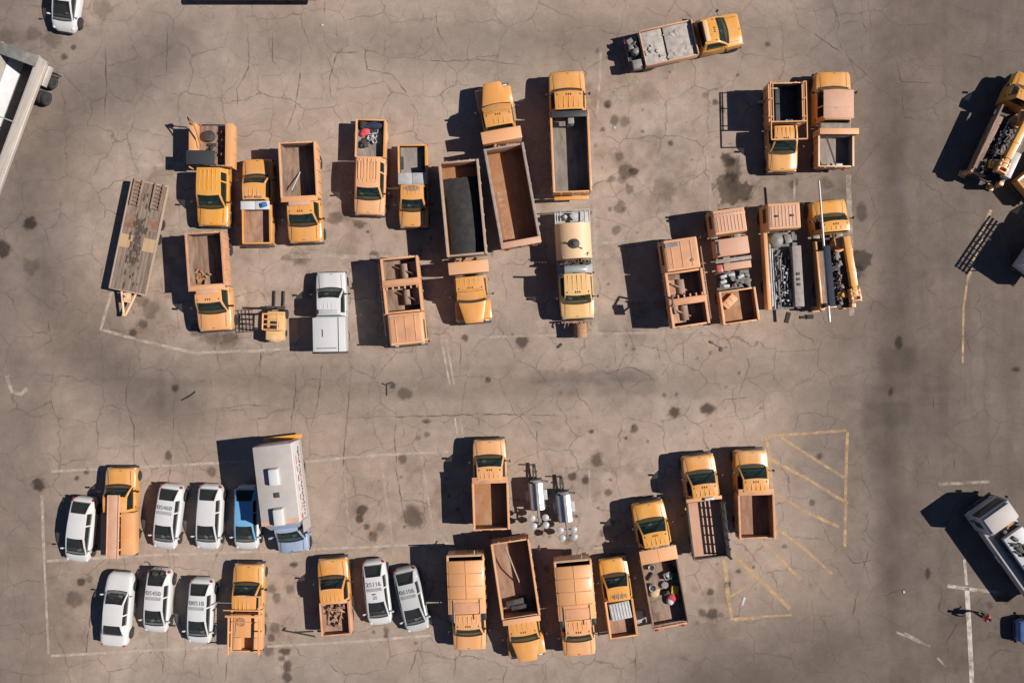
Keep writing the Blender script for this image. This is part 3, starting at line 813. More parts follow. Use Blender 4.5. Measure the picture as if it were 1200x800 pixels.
t = dump('orange dump truck pointing up with a grey lined bed and a tarp bar', (663.7, 83), (671, 225), hf=1.4, hr=2.4, W=2.45, style='wide', hood=1.45, ws=.32, roofl=1.1, zh=1.6, zr=2.45, zf=1.15, zt=2.35, bw=2.5, inn='bed_grey', out='orange_pale', rim='orange_pale', ribs=6, tyre=.46, gap=.06)
b = MB(); b.box(-1.2, 1.2, t['y1'] - .42, t['y1'] + .0, 2.42, 2.5); b.build('tarp_roll', 'tarp_black', t, bevel=.03)
b = MB(); b.box(-.1, .3, t['y1'] - .75, t['y1'] - .42, 2.0, 2.3); b.box(-.1, .3, t['y1'] - .8, t['y1'] - .7, 1.16, 2.3); b.build('ram_cover', 'rim_grey', t, bevel=.02)
b = MB(); b.box(-1.15, 1.15, t['yr'] - .32, t['yr'] - .08, 1.1, 1.3); b.build('rear_step', 'orange', t, bevel=.02)

def sun_visor(t, ws, hood, W, zr, col='orange'):
    rf = t['yf'] - hood - ws; hw = W / 2; b = MB()
    def sec(y, z, w): return [(x, y + .15 * (1 - (x / (hw * .9)) ** 2), z - .1 * (x / hw) ** 2) for x in [w * k / 4 for k in range(-4, 5)]]
    r = [sec(rf - .12, zr + .05, hw * .7), sec(rf + ws * .45, zr - .12, hw * .76), sec(rf + ws * .85, zr - .34, hw * .8)]
    b.loft([a + [(x, y, z - .04) for x, y, z in a[::-1]] for a in r]); b.build('sun_visor', col, t)
sun_visor(VIS[0], .62, 1.6, 2.45, 2.5); sun_visor(VIS[1], .62, 1.75, 2.45, 2.5)
# tank truck
t = dump('pale yellow tank truck with a round tank and an orange barrel at its nose', (677.5, 374), (670, 246), hf=1.3, hr=1.5, W=2.3, style='wide', hood=1.2, zh=1.5, zr=2.5, roofl=1.35, ws=.45, bed=False, col='tan_yellow', group=None, name='tank_truck', cat='tank truck', tyre=.46, gap=.1)
Yr, rb = t['yr'], t['rb']
b = MB()
prof = [(1.2 * math.cos(k * math.pi / 12), 1.35 + .85 * math.sin(k * math.pi / 12)) for k in range(13)]
pr = [(-1.2, .95)] + [(-x, z) for x, z in prof] + [(1.2, .95)]
b.loft([[(x, Yr + .95, z) for x, z in pr], [(x, Yr + 3.3, z) for x, z in pr]]); b.build('tank', 'tan_pale', t, smooth=40, bevel=0)
b = MB(); b.lathe([(2.16, .3), (2.28, .33), (2.30, .05)], (0, Yr + 2.35, 0), 'z', 24); b.lathe([(2.28, .18), (2.36, .17), (2.38, .04)], (0, Yr + 2.35, 0), 'z', 20)
b.tube((-.5, Yr + 2.7, 2.15), (.7, Yr + 2.2, 2.2), .05); b.build('manhole', 'steel_dark', t, bevel=.01)
b = MB()
for k in range(9): b.path([(-.9 + k * .22, Yr + 2.95 + .1 * (k % 3), 2.05), (-.7 + k * .16, Yr + 3.3, 1.9), (-.95 + k * .25, Yr + 3.45, 1.5)], .045)
b.build('hoses', 'rust_orange', t)
b = MB()
for k in range(14): b.cbox((random.uniform(-1.05, 1.05), Yr + 3.5 + random.uniform(-.12, .15), random.uniform(1.1, 1.8)), (random.uniform(.12, .35), random.uniform(.1, .25), .3), random.random())
for k in range(4): b.tube((-1.1, Yr + 3.4 + k * .08, 1.3 + .1 * k), (1.1, Yr + 3.42 + k * .07, 1.35 + .1 * k), .035)
b.build('pump_gear', 'steel_dark', t, bevel=.01)
b = MB(); b.tube((-.7, Yr + 4.02, 1.5), (.75, Yr + 4.02, 1.5), .34, 20); b.box(-.75, .75, Yr + 3.8, Yr + 4.25, .95, 1.3); b.build('air_tank', 'polished', t, bevel=.02)
b = MB(); b.box(-1.2, 1.2, Yr + 3.35, Yr + 4.6, .9, .96); b.build('deck_plate', 'galvanised', t)
b = MB()
for x in (-1.15, -.85, .8, 1.0, 1.15): b.tube((x, Yr + .02, 1.5), (x, Yr + .95, 1.55), .05)
b.box(-1.2, 1.2, Yr + .85, Yr + .93, 1.4, 1.6); b.box(-1.2, 1.2, Yr, Yr + .06, 1.4, 1.56); b.box(-1.15, 1.15, Yr + .05, Yr + .9, .85, .9)
b.lathe([(.9, .18), (1.5, .18), (1.75, .12), (1.8, .03)], (.5, Yr + .45, 0), 'z', 14); b.cbox((-.3, Yr + .45, 1.05), (.9, .6, .3), .1); b.cbox((-.1, Yr + .4, 1.3), (.4, .4, .3), .6)
b.build('rear_frame', 'galvanised', t, bevel=.01)
b = MB(); Yf = t['yf']
for k in range(8): b.path([(-1.0 + .26 * k, Yf + .1, .7), (-.9 + .26 * k, Yf + .35 + .1 * (k % 2), .75), (-1.05 + .28 * k, Yf + .5, .65)], .05)
b.box(-1.1, 1.1, Yf + .08, Yf + .2, .5, .75); b.build('front_coupling', 'rust_brown', t)
b = MB(); b.lathe([(0, .05), (0, .43), (.05, .45), (.3, .44), (.33, .46), (.36, .44), (.6, .44), (.63, .46), (.66, .44), (.9, .45), (.95, .43), (.95, .05)], (-.15, Yf + .3, .9), 'y', 24)
b.box(-.55, .25, Yf + .2, Yf + .8, .4, .5)
o = b.build('nose_barrel', 'rust_orange', t)
for s in (-1, 1):
    b = MB(); b.tube((s * 1.05, rb + .1, .9), (s * 1.05, rb + .1, 2.9), .07, 10); b.build('exhaust_stack', 'chrome', t)

# flatbed trailer
pts = [wp(154, 211, .9), wp(197.5, 218.5, .9), wp(171, 345, .9), wp(127.5, 337.5, .9)]
cx, cy = sum(p[0] for p in pts) / 4, sum(p[1] for p in pts) / 4
tip = wp(145, 369, .6)
fx, fy = (pts[2][0] + pts[3][0]) / 2, (pts[2][1] + pts[3][1]) / 2
rx, ry = (pts[0][0] + pts[1][0]) / 2, (pts[0][1] + pts[1][1]) / 2
L = math.hypot(fx - rx, fy - ry); a = math.atan2(-(fx - rx), fy - ry)
t = thing('flatbed_trailer', 'long tilted wooden flatbed trailer with steel ramps and a short drawbar', 'trailer', (cx, cy, 0), a)
w = math.hypot(pts[0][0] - pts[1][0], pts[0][1] - pts[1][1]); hw = w / 2
b = MB()
for k in range(9): b.box(-hw + .09 + (w - .18) * k / 9 + .008, -hw + .09 + (w - .18) * (k + 1) / 9 - .003, -L / 2 + .05, L / 2 - .05, .82, .90)
b.build('deck', 'deck_wood', t, bevel=.006)
b = MB()
for s in (-1, 1): b.box(s * (hw - .04) - .05, s * (hw - .04) + .05, -L / 2, L / 2, .68, .94)
b.box(-hw, hw, L / 2 - .04, L / 2 + .06, .66, .93); b.box(-hw, hw, -L / 2 - .06, -L / 2 + .04, .66, .93)
for s in (-1, 1): b.box(s * .5 - .07, s * .5 + .07, -L / 2, L / 2, .5, .8)
b.build('side_rail', 'rim_worn', t, bevel=.01)
for s in (-1, 1):
    b = MB(); b.box(s * .78 - .36, s * .78 + .36, -L / 2 + 2.35, -L / 2 + 3.2, .902, .925); b.build('rusty_plate', 'deck_plate', t)
    b = MB(); b.box(s * .80 - .42, s * .80 + .42, -L / 2 + 3.7, -L / 2 + 4.6, .902, .93); b.build('plywood_patch', 'plywood', t)
    b = MB()
    for q in (-.28, .28): b.box(s * .72 + q - .05, s * .72 + q + .05, -L / 2 - .1, -L / 2 + 1.7, .93, 1.06)
    for k in range(7): b.box(s * .72 - .23, s * .72 + .23, -L / 2 + .05 + k * .26, -L / 2 + .12 + k * .26, .95, 1.03)
    b.build('ramp', 'rust_brown', t, bevel=.01)
    for y in (-L / 2 + 2.6, -L / 2 + 3.6): wheel(t, s * (hw - .16), y, .38, .24, 'steel_grey', side=s)
b = MB()
for k in range(90):
    u, v = random.gauss(0, .30), random.gauss(0, 1.3)
    x, y, r_ = max(-1.1, min(1.1, u)), v - L / 2 + 3.9, random.uniform(.02, .10)
    b.poly([(x + r_ * random.uniform(.3, 1.3) * math.cos(q * .7), y + random.uniform(2, 4) * r_ * random.uniform(.3, 1.3) * math.sin(q * .7), .9345 + .0003 * k) for q in range(9)])
b.build('oil_stains', 'oil_mark', t, smooth=0)['kind'] = 'stuff'
b = MB(); dy = L / 2
b.tube((-.5, dy + .05, .68), (-.08, dy + 1.55, .6), .08); b.tube((.5, dy + .05, .68), (.08, dy + 1.55, .6), .08); b.box(-.25, .25, dy + .6, dy + .75, .6, .72)
b.lathe([(.55, .05), (.55, .13), (.68, .13), (.68, .05)], (0, dy + 1.6, 0), 'z', 14); b.tube((.0, dy + .35, .05), (0, dy + .35, 1.0), .06); b.cbox((.0, dy + .35, .75), (.5, .5, .08), .2)
b.build('drawbar', 'tan_pale', t)

t = dump('orange dump truck with a brown streaked bed, left of the forklift', (253.7, 388), (238, 272), col='orange_pale', inn='rust_brown', visor='pink_faded', hood=1.35, gap=.12, out='peach_worn', rim='peach_worn', W=2.3)
cab_shield(t, t['y1'] - .02, .34, 2.42, t['zt'] + .04, 'peach')
loose('scrap_pile', 'small pile of rusty scrap in the front corner of a brown streaked truck bed', 'scrap', t, .55, t['y1'] - .75, 1.15, 0, lambda m: [m.cbox((random.uniform(-.45, .45), random.uniform(-.45, .45), random.uniform(.05, .25)), (random.uniform(.15, .45), .12, .1), random.random() * 3, rx=random.uniform(-.4, .4)) for k in range(14)], 'rust_orange')

# forklift
c0 = wp(322, 377, 1.0)
t = thing('forklift', 'small worn yellow forklift with raised overhead guard and two forks', 'forklift', (c0[0], c0[1], 0), R(-2))
b = MB(); b.box(-.62, .62, -1.25, .75, .25, .85, 0, .04, .04); b.box(-.6, .6, -1.3, -.55, .5, 1.15, 0, .05, .06); b.build('body', 'tan_yellow', t, bevel=.08)
b = MB(); b.ball((0, -1.05, .85), .6, 16, sc=(1.05, .6, .55)); b.build('counterweight', 'tan_pale', t)
b = MB()
for x, y in ((-.55, .55), (.55, .55), (-.55, -.6), (.55, -.6)): b.tube((x, y, .8), (x * .9, y * .9, 2.1), .05)
for x in (-.5, .5): b.tube((x, .5, 2.1), (x, -.55, 2.1), .06)
for y in (-.54, -.2, .14, .48): b.tube((-.5, y, 2.1), (.5, y, 2.1), .05)
b.build('overhead_guard', 'orange_pale', t)
b = MB(); b.box(-.25, .25, -.45, .05, .85, .98); b.box(-.25, .25, -.5, -.4, .98, 1.4); b.build('seat', 'black', t, bevel=.04)
b = MB()
for x in (-.36, .36): b.box(x - .07, x + .07, .85, 1.0, .15, 2.0)
for z in (.4, 1.1, 1.9): b.box(-.4, .4, .88, .98, z, z + .1)
b.box(-.55, .55, 1.0, 1.06, .2, .75); b.build('mast', 'steel_dark', t, bevel=.01)
for x in (-.32, .32):
    b = MB(); b.box(x - .06, x + .06, 1.06, 2.15, .12, .17); b.box(x - .06, x + .06, 1.06, 1.1, .15, .6); b.build('fork', 'steel_dark', t, bevel=.01)
for s in (-1, 1):
    wheel(t, s * .56, .55, .33, .24, 'steel_grey', side=s); wheel(t, s * .52, -.75, .27, .2, 'steel_grey', side=s)
# wire cage beside it
c0 = wp(287, 376, .3)
t = thing('cage_shadow_frame', 'low dark wire frame added for the cage shadow beside the forklift', 'wire frame', (c0[0], c0[1], 0), R(4))
b = MB()
for k in range(5): b.tube((-.5 + .25 * k, -.75, .25), (-.5 + .25 * k, .75, .25), .022, 6)
for k in range(6): b.tube((-.5, -.75 + .3 * k, .27), (.5, -.75 + .3 * k, .27), .022, 6)
for x in (-.5, .5):
    for y in (-.75, .75): b.tube((x, y, .0), (x, y, .28), .03, 6)
b.build('shadow_bars', 'steel_dark', t)

t = pickup('white pickup with a flat white canopy over its bed, pointing up', (387.5, 318), (386, 411), hf=1.0, hr=1.9, W=2.05, col='white', visor='silver', roofl=1.05, hood=1.3, zh=1.15, zr=1.9, group=None, glass='glass_green')
y0, y1 = t['yr'] - .06, t['y1'] - .06
b = MB(); b.box(-1.08, 1.08, y0, y1, 1.15, 1.98); b.build('canopy', 'white', t, bevel=.05)
b = MB(); b.box(.62, .66, y0 + .02, y1 - .02, 1.981, 2.0); b.box(-.85, .5, y0 + .22, y0 + .26, 1.981, 2.0); b.cbox((-.42, (y0 + y1) / 2 + .1, 1.99), (.05, .5, .03)); b.build('canopy_seam', 'black', t)

def hopper(label, front, rear, group, arms=False, peel=False, **kw):
    t = coe(label, front, rear, hf=2.35, hr=2.1, W=2.4, cabl=2.1, zr=2.4, col='peach', roofmat='peach_worn', ribs=3, group=group, name='hopper_truck', cat='hopper truck', **kw)
    Yr, yb = t['yr'], t['yb']
    open_bed(t, Yr + .03, yb - .05, 2.45, 1.1, 2.15, 'peach_worn', 'rust_brown', 'peach', t=.12, ribs=4, gate=True)
    ym = Yr + (yb - Yr) * .46
    b = MB(); b.box(-1.26, 1.26, ym - .25, ym + .22, 1.6, 2.3, 0); b.box(-1.28, 1.28, ym + .1, ym + .2, 2.25, 2.42)
    for k in range(6): b.box(-1.05 + k * .4, -.95 + k * .4, ym + .2, ym + .42, 2.1, 2.28)
    b.build('cross_beam', 'peach_worn', t, bevel=.015)
    for y in (ym + .95, ym - .8):
        b = MB(); b.tube((-.2, y - .5, 1.35), (-.2, y + .5, 1.35), .3, 14); b.tube((.5, y - .4, 1.2), (-.9, y + .3, 1.9), .06); b.build('auger', 'rust_brown', t)
        b = MB(); b.poly([(-1.12, y - .6, 1.95), (-1.12, y + .55, 1.95), (-.35, y + .55, 1.25), (-.35, y - .6, 1.25)]); b.poly([(-1.12, y - .6, 1.93), (-1.12, y + .55, 1.93), (-.35, y + .55, 1.23), (-.35, y - .6, 1.23)]); b.build('chute', 'rust', t)
    b = MB()
    s = 1 if not arms else -1
    for k in range(4): b.path([(1.28, Yr + .6 + k * .8, 1.2), (1.42, Yr + .8 + k * .8, 1.5), (1.42, Yr + 1.2 + k * .8, 2.0), (1.28, Yr + 1.3 + k * .8, 2.1)], .05)
    b.tube((1.4, Yr + .3, 1.9), (1.4, yb + 1.4, 1.9), .06); b.build('side_pipes', 'tan_pale' if not arms else 'rust_brown', t)
    if arms:
        b = MB(); b.path([(-1.1, ym + .3, 2.2), (-1.1, ym + .45, 2.9), (-1.25, ym - .3, 3.25), (-1.2, ym - .75, 2.9), (-1.1, ym - .2, 2.3)], .07); b.cbox((-1.15, ym - .45, 3.0), (.12, .7, .6), .1); b.build('loader_arm', 'rust_brown', t)
    if peel:
        b = MB(); b.cbox((-.6, t['yf'] - .38, 2.462), (.85, .3, .01), .05); b.build('bare_patch', 'steel_grey', t)
        b = MB(); b.cbox((.62, t['yb'] + .55, 2.47), (.2, .16, .03), .5); b.build('rust_spot', 'rust_brown', t)
    return t
hopper('peach cab-over hopper truck with open bins, beside the white canopy pickup', (477.5, 404), (467.5, 301), 'peach hopper trucks')
hopper('peach hopper truck with a bare patch on its roof, left of the ribbed roof trucks', (796, 279), (810, 382), 'peach hopper trucks', arms=True, peel=True)

# top right truck
t = dump('orange truck driving across the top with a concrete dusted stake bed', (868, 34), (736, 63), hf=1.15, hr=1.2, W=2.25, hood=1.2, ws=.75, roofl=.9, bed=False, group=None, col='yellow', visor='tan_pale', zr=2.2, gap=.35, name='flatbed_truck', cat='flatbed truck')
Yr, y1 = t['yr'], t['y1']
b = MB(); b.box(-1.15, 1.15, Yr + 1.0, y1, 1.0, 1.12); b.build('deck', 'bed_grey', t)
b = MB()
for s in (-1, 1): b.box(s * 1.17 - .04, s * 1.17 + .04, Yr + .95, y1, .9, 1.62)
b.box(-1.2, 1.2, y1 - .08, y1, 1.1, 1.75); b.box(-1.2, 1.2, Yr + .95, Yr + 1.03, 1.0, 1.5)
b.build('side_board', 'pink_faded', t, bevel=.012)
b = MB(); b.box(-1.1, 1.1, y1 - 2.0, y1 - .1, 1.3, 1.52); b.box(-1.1, 1.1, y1 - 3.6, y1 - 2.1, 1.3, 1.46); b.build('slab_cover', 'concrete', t, bevel=.03)
b = MB()
for k in range(16): b.cbox((random.uniform(-.9, .9), y1 - random.uniform(.3, 3.6), 1.5), (random.uniform(.08, .4), random.uniform(.06, .25), .1), random.random() * 3)
b.build('dried_cement', 'concrete', t, bevel=.02)
b = MB(); b.box(-1.1, 1.1, Yr, Yr + .9, .7, .8)
b.box(.55, 1.15, Yr + .15, Yr + .8, .8, 1.3); b.lathe([(.8, .22), (1.2, .25), (1.45, .2), (1.5, .04)], (0, Yr + .5, 0), 'z', 16); b.lathe([(.8, .18), (1.25, .2), (1.3, .04)], (-.35, Yr + .3, 0), 'z', 16)
b.cbox((-.75, Yr + .35, .95), (.5, .4, .3), .3); b.path([(-.1, Yr + .7, 1.4), (-.5, Yr + .5, 1.3), (-.8, Yr + .8, 1.1)], .05); b.build('rear_mixer', 'steel_grey', t, bevel=.02)

# right upper pair
t = dump('orange truck pointing down with tall side rails and a rack over its cab', (917, 202), (921, 96), hf=1.0, hr=2.1, W=2.05, hood=1.35, zh=1.2, zr=1.95, roofl=.95, zf=1.0, zt=2.0, bw=2.3, inn='steel_dark', out='orange_pale', rim='orange_pale', floor='bed_dark', gap=.05, group='orange dump trucks', tyre=.4)
Yr, y1 = t['yr'], t['y1']
b = MB()
for s in (-1, 1):
    b.tube((s * 1.18, Yr + .1, 2.5), (s * 1.18, y1 + 1.15, 2.5), .05, 8); b.tube((s * 1.02, Yr + .1, 2.5), (s * 1.02, y1 + .0, 2.5), .04, 8)
    for y in (Yr + .12, Yr + 1.2, Yr + 2.4, y1 - .05): b.tube((s * 1.18, y, 2.0), (s * 1.18, y, 2.5), .04, 8); b.tube((s * 1.18, y, 2.5), (s * 1.02, y, 2.5), .04, 8)
b.tube((-1.18, y1 + 1.15, 2.5), (1.18, y1 + 1.15, 2.5), .05, 8); b.tube((-1.18, y1 - .02, 2.5), (1.18, y1 - .02, 2.5), .05, 8)
b.build('side_rack', 'orange_pale', t)
b = MB(); b.box(1.18, 1.62, Yr + 1.0, Yr + 1.12, 1.2, 1.35); b.build('side_arm', 'orange', t)
b = MB(); b.box(-.5, -.05, y1 - .35, y1 - .12, 1.5, 1.75); b.box(.3, .9, Yr + .15, Yr + .22, 1.3, 1.36); b.build('bed_gear', 'galvanised', t, bevel=.02)
t = dump('orange crew truck pointing up with a long peach roof and a short grey bed', (975, 84), (980.5, 195), hf=1.1, hr=1.9, W=2.4, hood=1.3, zh=1.4, zr=2.15, roofl=1.9, ws=.32, zf=1.05, zt=1.75, bw=2.35, inn='bed_grey', out='peach', rim='tan_pale', floor='bed_grey', gap=.85, crew=True, group='orange dump trucks', ribs=3)
Yr, y1, rb = t['yr'], t['y1'], t['rb']
b = MB(); b.box(-1.0, 1.0, rb + .12, rb + 2.0, 2.22, 2.26); b.box(-1.0, 1.0, rb + .85, rb + .88, 2.26, 2.28); b.box(-.25, .2, rb + .78, rb + .82, 2.26, 2.30); b.build('roof_cover', 'pink_faded', t, bevel=.015)
b = MB(); b.box(-1.02, 1.02, rb - .72, rb - .06, 1.2, 1.75); b.build('locker', 'bed_grey', t, bevel=.03)
b = MB(); b.box(-1.28, 1.32, y1 - .1, y1 + .3, 2.2, 2.32); b.box(-1.3, -1.18, y1 - .1, y1 + .3, 1.1, 2.3); b.box(1.2, 1.32, y1 - .1, y1 + .3, 1.1, 2.3); b.build('headboard', 'peach', t, bevel=.02)
b = MB(); b.cbox((-.3, (Yr + y1) / 2, 1.72), (.09, 2.0, .06), .32); b.build('diagonal_bar', 'black', t)
b = MB(); b.box(-.5, .55, Yr + .12, Yr + .28, 1.4, 1.52); b.build('pale_bar', 'galvanised', t, bevel=.02)

# three ribbed works trucks
t = coe('cab-over works truck with ribbed pink roof, pump box and a short orange bed', (853, 244), (870, 378), W=2.3, cabl=1.65, group='ribbed roof works trucks', hf=2.35, hr=1.9)
Yr, yb = t['yr'], t['yb']
b = MB(); b.box(-1.05, 1.05, t['yf'] - .5, t['yf'] - .32, 2.42, 2.5); b.build('light_bar', 'pink_faded', t, bevel=.03)
b = MB(); b.box(-1.1, 1.1, yb - 1.45, yb - .3, 1.0, 2.15); b.build('pump_box', 'pink_faded', t, bevel=.04)
b = MB(); b.box(-1.02, -.9, yb - 1.3, yb - .55, 2.151, 2.19); b.cbox((-.96, yb - .5, 2.19), (.18, .18, .06)); b.cbox((-.96, yb - 1.3, 2.19), (.16, .16, .06)); b.build('box_handle', 'black', t, bevel=.01)
b = MB(); b.box(-1.2, 1.2, yb - 1.85, yb - 1.6, 1.7, 1.95); b.build('pale_beam', 'rim_grey', t, bevel=.02)
b = MB(); b.box(-.7, 1.15, yb - 2.4, yb - 1.92, 1.3, 1.9); b.build('control_box', 'pink_faded', t, bevel=.03)
b = MB(); b.box(-1.15, -.75, yb - 2.45, yb - 1.95, 1.3, 1.85); b.build('red_box', 'sign_red', t, bevel=.03)
b = MB(); b.box(-1.15, 1.15, yb - 3.7, yb - 2.45, 1.0, 1.1)
for k in range(22): b.cbox((random.uniform(-1, 1), yb - random.uniform(2.6, 3.55), random.uniform(1.15, 1.5)), (random.uniform(.08, .4), random.uniform(.08, .3), .25), random.random() * 3)
for k in range(4): b.lathe([(-.06, .1), (-.06, .2), (.06, .2), (.06, .1)], (-.1 + k * .3, yb - 2.95 - .12 * k, 1.55), 'z', 14)
b.build('machinery', 'gear_grey', t, bevel=.01)
b = MB()
for x, y, q in ((-.75, 2.75, .1), (-.8, 3.1, .2), (-.65, 3.4, -.1), (.4, 2.9, .4), (-.2, 2.7, 0)): b.cbox((x, yb - y, 1.65), (.42, .2, .2), q)
b.build('machinery_covers', 'junk_white', t, bevel=.02)
open_bed(t, Yr + .02, yb - 3.72, 2.4, 1.0, 1.7, 'orange_pale', 'rust_orange', 'peach', t=.1, ribs=2, floor='rust_orange')
loose('peach_box', 'peach box with black handles lying askew in the short orange bed', 'box', t, -.45, yb - 4.45, 1.0, R(38), lambda m: (m.box(-.5, .5, -.28, .28, 0, .3), m.box(-.25, -.18, -.2, .2, .3, .33), m.box(.12, .19, -.2, .2, .3, .33)), 'peach')

t = coe('cab-over works truck with ribbed pink roof and a long bed full of silver pipes', (918, 237), (921, 362), W=2.3, cabl=1.75, group='ribbed roof works trucks', hf=2.35, hr=1.6)
Yr, yb = t['yr'], t['yb']
b = MB(); b.box(-1.2, 1.2, Yr, yb - .1, .95, 1.05); b.build('deck', 'gear_grey', t)
b = MB(); b.box(-1.25, -1.0, Yr, yb - .15, 1.0, 1.75); b.build('side_wall', 'orange_pale', t, bevel=.015)
b = MB(); b.box(.62, 1.22, Yr + .1, yb - 1.1, 1.0, 1.72); b.build('side_locker', 'rim_grey', t, bevel=.02)
b = MB()
for k in range(3): b.box(.82, 1.02, Yr + 1.5 + .35 * k, Yr + 1.68 + .35 * k, 1.721, 1.78)
for s in (-.5, .5): b.box(s - .1, s + .1, yb + .78, yb + .92, 2.43, 2.47)
b.build('locker_latch', 'black', t)
b = MB(); b.lathe([(1.05, .1), (1.05, .5), (1.3, .56), (1.5, .42), (1.62, .06)], (-.3, yb - .62, 0), 'z', 22); b.cbox((.45, yb - .6, 1.35), (.45, .55, .4), .2); b.build('pump_dome', 'steel_grey', t, bevel=.02)
for k, (x, l0, l1, rr_) in enumerate(((-.88, .1, 4.6, .09), (-.70, .3, 4.4, .07), (-.56, .1, 4.2, .06), (-.8, .2, 4.5, .07), (-.45, .5, 3.6, .05))):
    loose('pipe', 'silver pipe lying along the left side of the long works truck bed', 'pipe', t, x, Yr, 1.06 + (.19 if k == 3 else 0) + rr_, 0, lambda m: m.tube((0, l0, 0), (.04 * (k - 2), l1, 0), rr_, 10), 'pipe_metal', 'pipes on the works truck', bevel=0)
for k in range(11):
    x, y = random.uniform(-.3, .45), random.uniform(.9, 3.9)
    loose('pipe_ring', 'dark metal ring lying in the long works truck bed', 'ring', t, x, Yr + y, 1.06, 0, lambda m: (m.lathe([(0, .10), (0, .19), (.08, .2), (.12, .19), (.12, .10), (0, .10)], (0, 0, 0), 'z', 14)), 'steel_grey' if k % 2 else 'rust_brown', 'rings on the works truck', bevel=0)
b = MB()
for k in range(60): b.cbox((random.uniform(-.35, .55), Yr + random.uniform(.2, 4.0), random.uniform(1.08, 1.28)), (random.uniform(.04, .12), random.uniform(.08, .45), .08), random.gauss(0, .7))
b.build('fittings', 'gear_grey', t, bevel=0)
b = MB()
for k in range(26):
    x, y = random.uniform(-.35, .55), Yr + random.uniform(.3, 3.4)
    b.tube((x, y, 1.2 + .01 * k), (x + random.gauss(0, .14), y + random.uniform(.3, 1.1), 1.22 + .01 * k), random.uniform(.018, .04), 6)
b.build('loose_tubes', 'pipe_metal', t)
b = MB()
for k in range(18): b.cbox((random.uniform(-.3, .5), Yr + random.uniform(.3, 3.9), 1.42), (random.uniform(.05, .14), random.uniform(.05, .18), .06), random.random() * 3)
b.build('clamps', 'junk_white', t, bevel=.008)

def boom_truck(label, front, rear, group, col='yellow', pole=True, boomx=.72, tilt=0, **kw):
    t = dump(label, front, rear, hf=1.4, hr=1.4, W=2.4, hood=1.15, ws=.5, roofl=.6, zh=1.6, zr=2.4, bed=False, col=col, group=group, name='boom_truck', cat='boom truck', tyre=.48, **kw)
    Yr, rb = t['yr'], t['rb']
    b = MB(); b.box(-1.2, 1.2, Yr + .05, rb - .2, .9, 1.0); b.build('deck', 'steel_dark', t)
    b = MB(); b.box(-1.22, -.72, Yr + .3, rb - 1.1, .9, 1.6); b.box(1.0, 1.22, Yr + .3, rb - 1.1, .9, 1.45); b.build('side_locker', 'rust_brown', t, bevel=.03)
    b = MB(); b.lathe([(1.0, .5), (1.35, .52), (1.4, .38), (1.9, .36), (1.95, .1)], (.45, rb - .75, 0), 'z', 20); b.cbox((.2, rb - .6, 2.0), (.6, .5, .3), .2); b.build('turret', 'orange_pale', t, bevel=.02)
    b = MB(); y0, y1 = Yr + .5, rb - .35
    b.T = Matrix.Translation((boomx, (y0 + y1) / 2, 2.35)) @ Matrix.Rotation(R(tilt), 4, 'Z')
    hl = (y1 - y0) / 2
    b.box(-.22, .22, -hl + .9, hl, -.16, .2); b.box(-.16, .16, -hl + .2, -hl + .92, -.12, .15)
    b.box(-.25, .25, -.2, -.1, -.18, .23); b.box(-.25, .25, hl * .55, hl * .55 + .1, -.18, .23); b.build('boom', col, t, bevel=.02)
    b = MB(); b.T = Matrix.Translation((boomx, (y0 + y1) / 2, 2.3)) @ Matrix.Rotation(R(tilt), 4, 'Z')
    for s in (-1, 1): b.box(s * .28 - .06, s * .28 + .06, -hl - .15, -hl + .75, -.3, .2)
    for k in (0, 1, 2): b.box(-.3, .3, -hl - .1 + k * .32, -hl + .0 + k * .32, -.2, .24)
    b.build('boom_head', 'orange_pale', t, bevel=.015)
    b = MB()
    for k in range(46): b.cbox((random.uniform(-.6, .5), Yr + random.uniform(.4, rb - Yr - 1.2), random.uniform(1.05, 1.4)), (random.uniform(.06, .22), random.uniform(.1, .5), random.uniform(.1, .25)), random.gauss(0, .4))
    for k in range(8): b.path([(-.5 + random.uniform(-.1, .3), Yr + .6 + k * .45, 1.4), (-.1, Yr + .9 + k * .45, 1.55), (.3, Yr + 1.1 + k * .45, 1.4)], .03)
    b.build('deck_gear', 'gear_grey' if pole else 'steel_dark', t, bevel=.01)
    b = MB()
    for k in range(22): b.cbox((random.uniform(-.5, .45), Yr + random.uniform(.4, rb - Yr - .8), random.uniform(1.4, 1.6)), (random.uniform(.05, .16), random.uniform(.06, .3), .1), random.gauss(0, .5))
    b.build('fittings', 'rust_orange', t, bevel=.01)
    b = MB()
    for k in range(12): b.tube((-.35 + random.uniform(-.06, .06), Yr + .8 + k * .3, 1.62), (-.3 + random.uniform(-.1, .1), Yr + 1.05 + k * .3, 1.66), random.uniform(.03, .06), 8)
    b.build('hose_couplings', 'pipe_metal', t)
    b = MB(); b.box(-1.24, -1.12, Yr + .2, rb - .4, 1.2, 1.75); b.box(-1.24, -.1, Yr + .12, Yr + .22, .9, 1.5); b.build('side_rail', 'orange' if pole else 'rust_brown', t, bevel=.02)
    b = MB(); b.tube((boomx, rb - .6, 2.0), (boomx - .1, rb - 2.6, 2.2), .09, 12); b.build('lift_ram', col, t, bevel=.02)
    b = MB(); b.cbox((boomx - .55, Yr + .9, 1.9), (.5, .5, .3), .3); b.tube((boomx - .55, Yr + .9, 1.5), (boomx - .55, Yr + .9, 2.2), .16, 12); b.build('winch', col, t, bevel=.02)
    for s in (-1, 1):
        b = MB(); b.box(s * 1.05 - .14, s * 1.05 + .14, Yr + .02, Yr + .3, .25, 1.5); b.box(s * 1.05 - .25, s * 1.05 + .25, Yr - .05, Yr + .35, .12, .22); b.build('outrigger', 'tan_yellow', t, bevel=.02)
    return t
t = boom_truck('yellow boom truck pointing up with its boom folded back, under a long grey pole', (970, 234), (982, 362), 'yellow boom trucks', tilt=4)
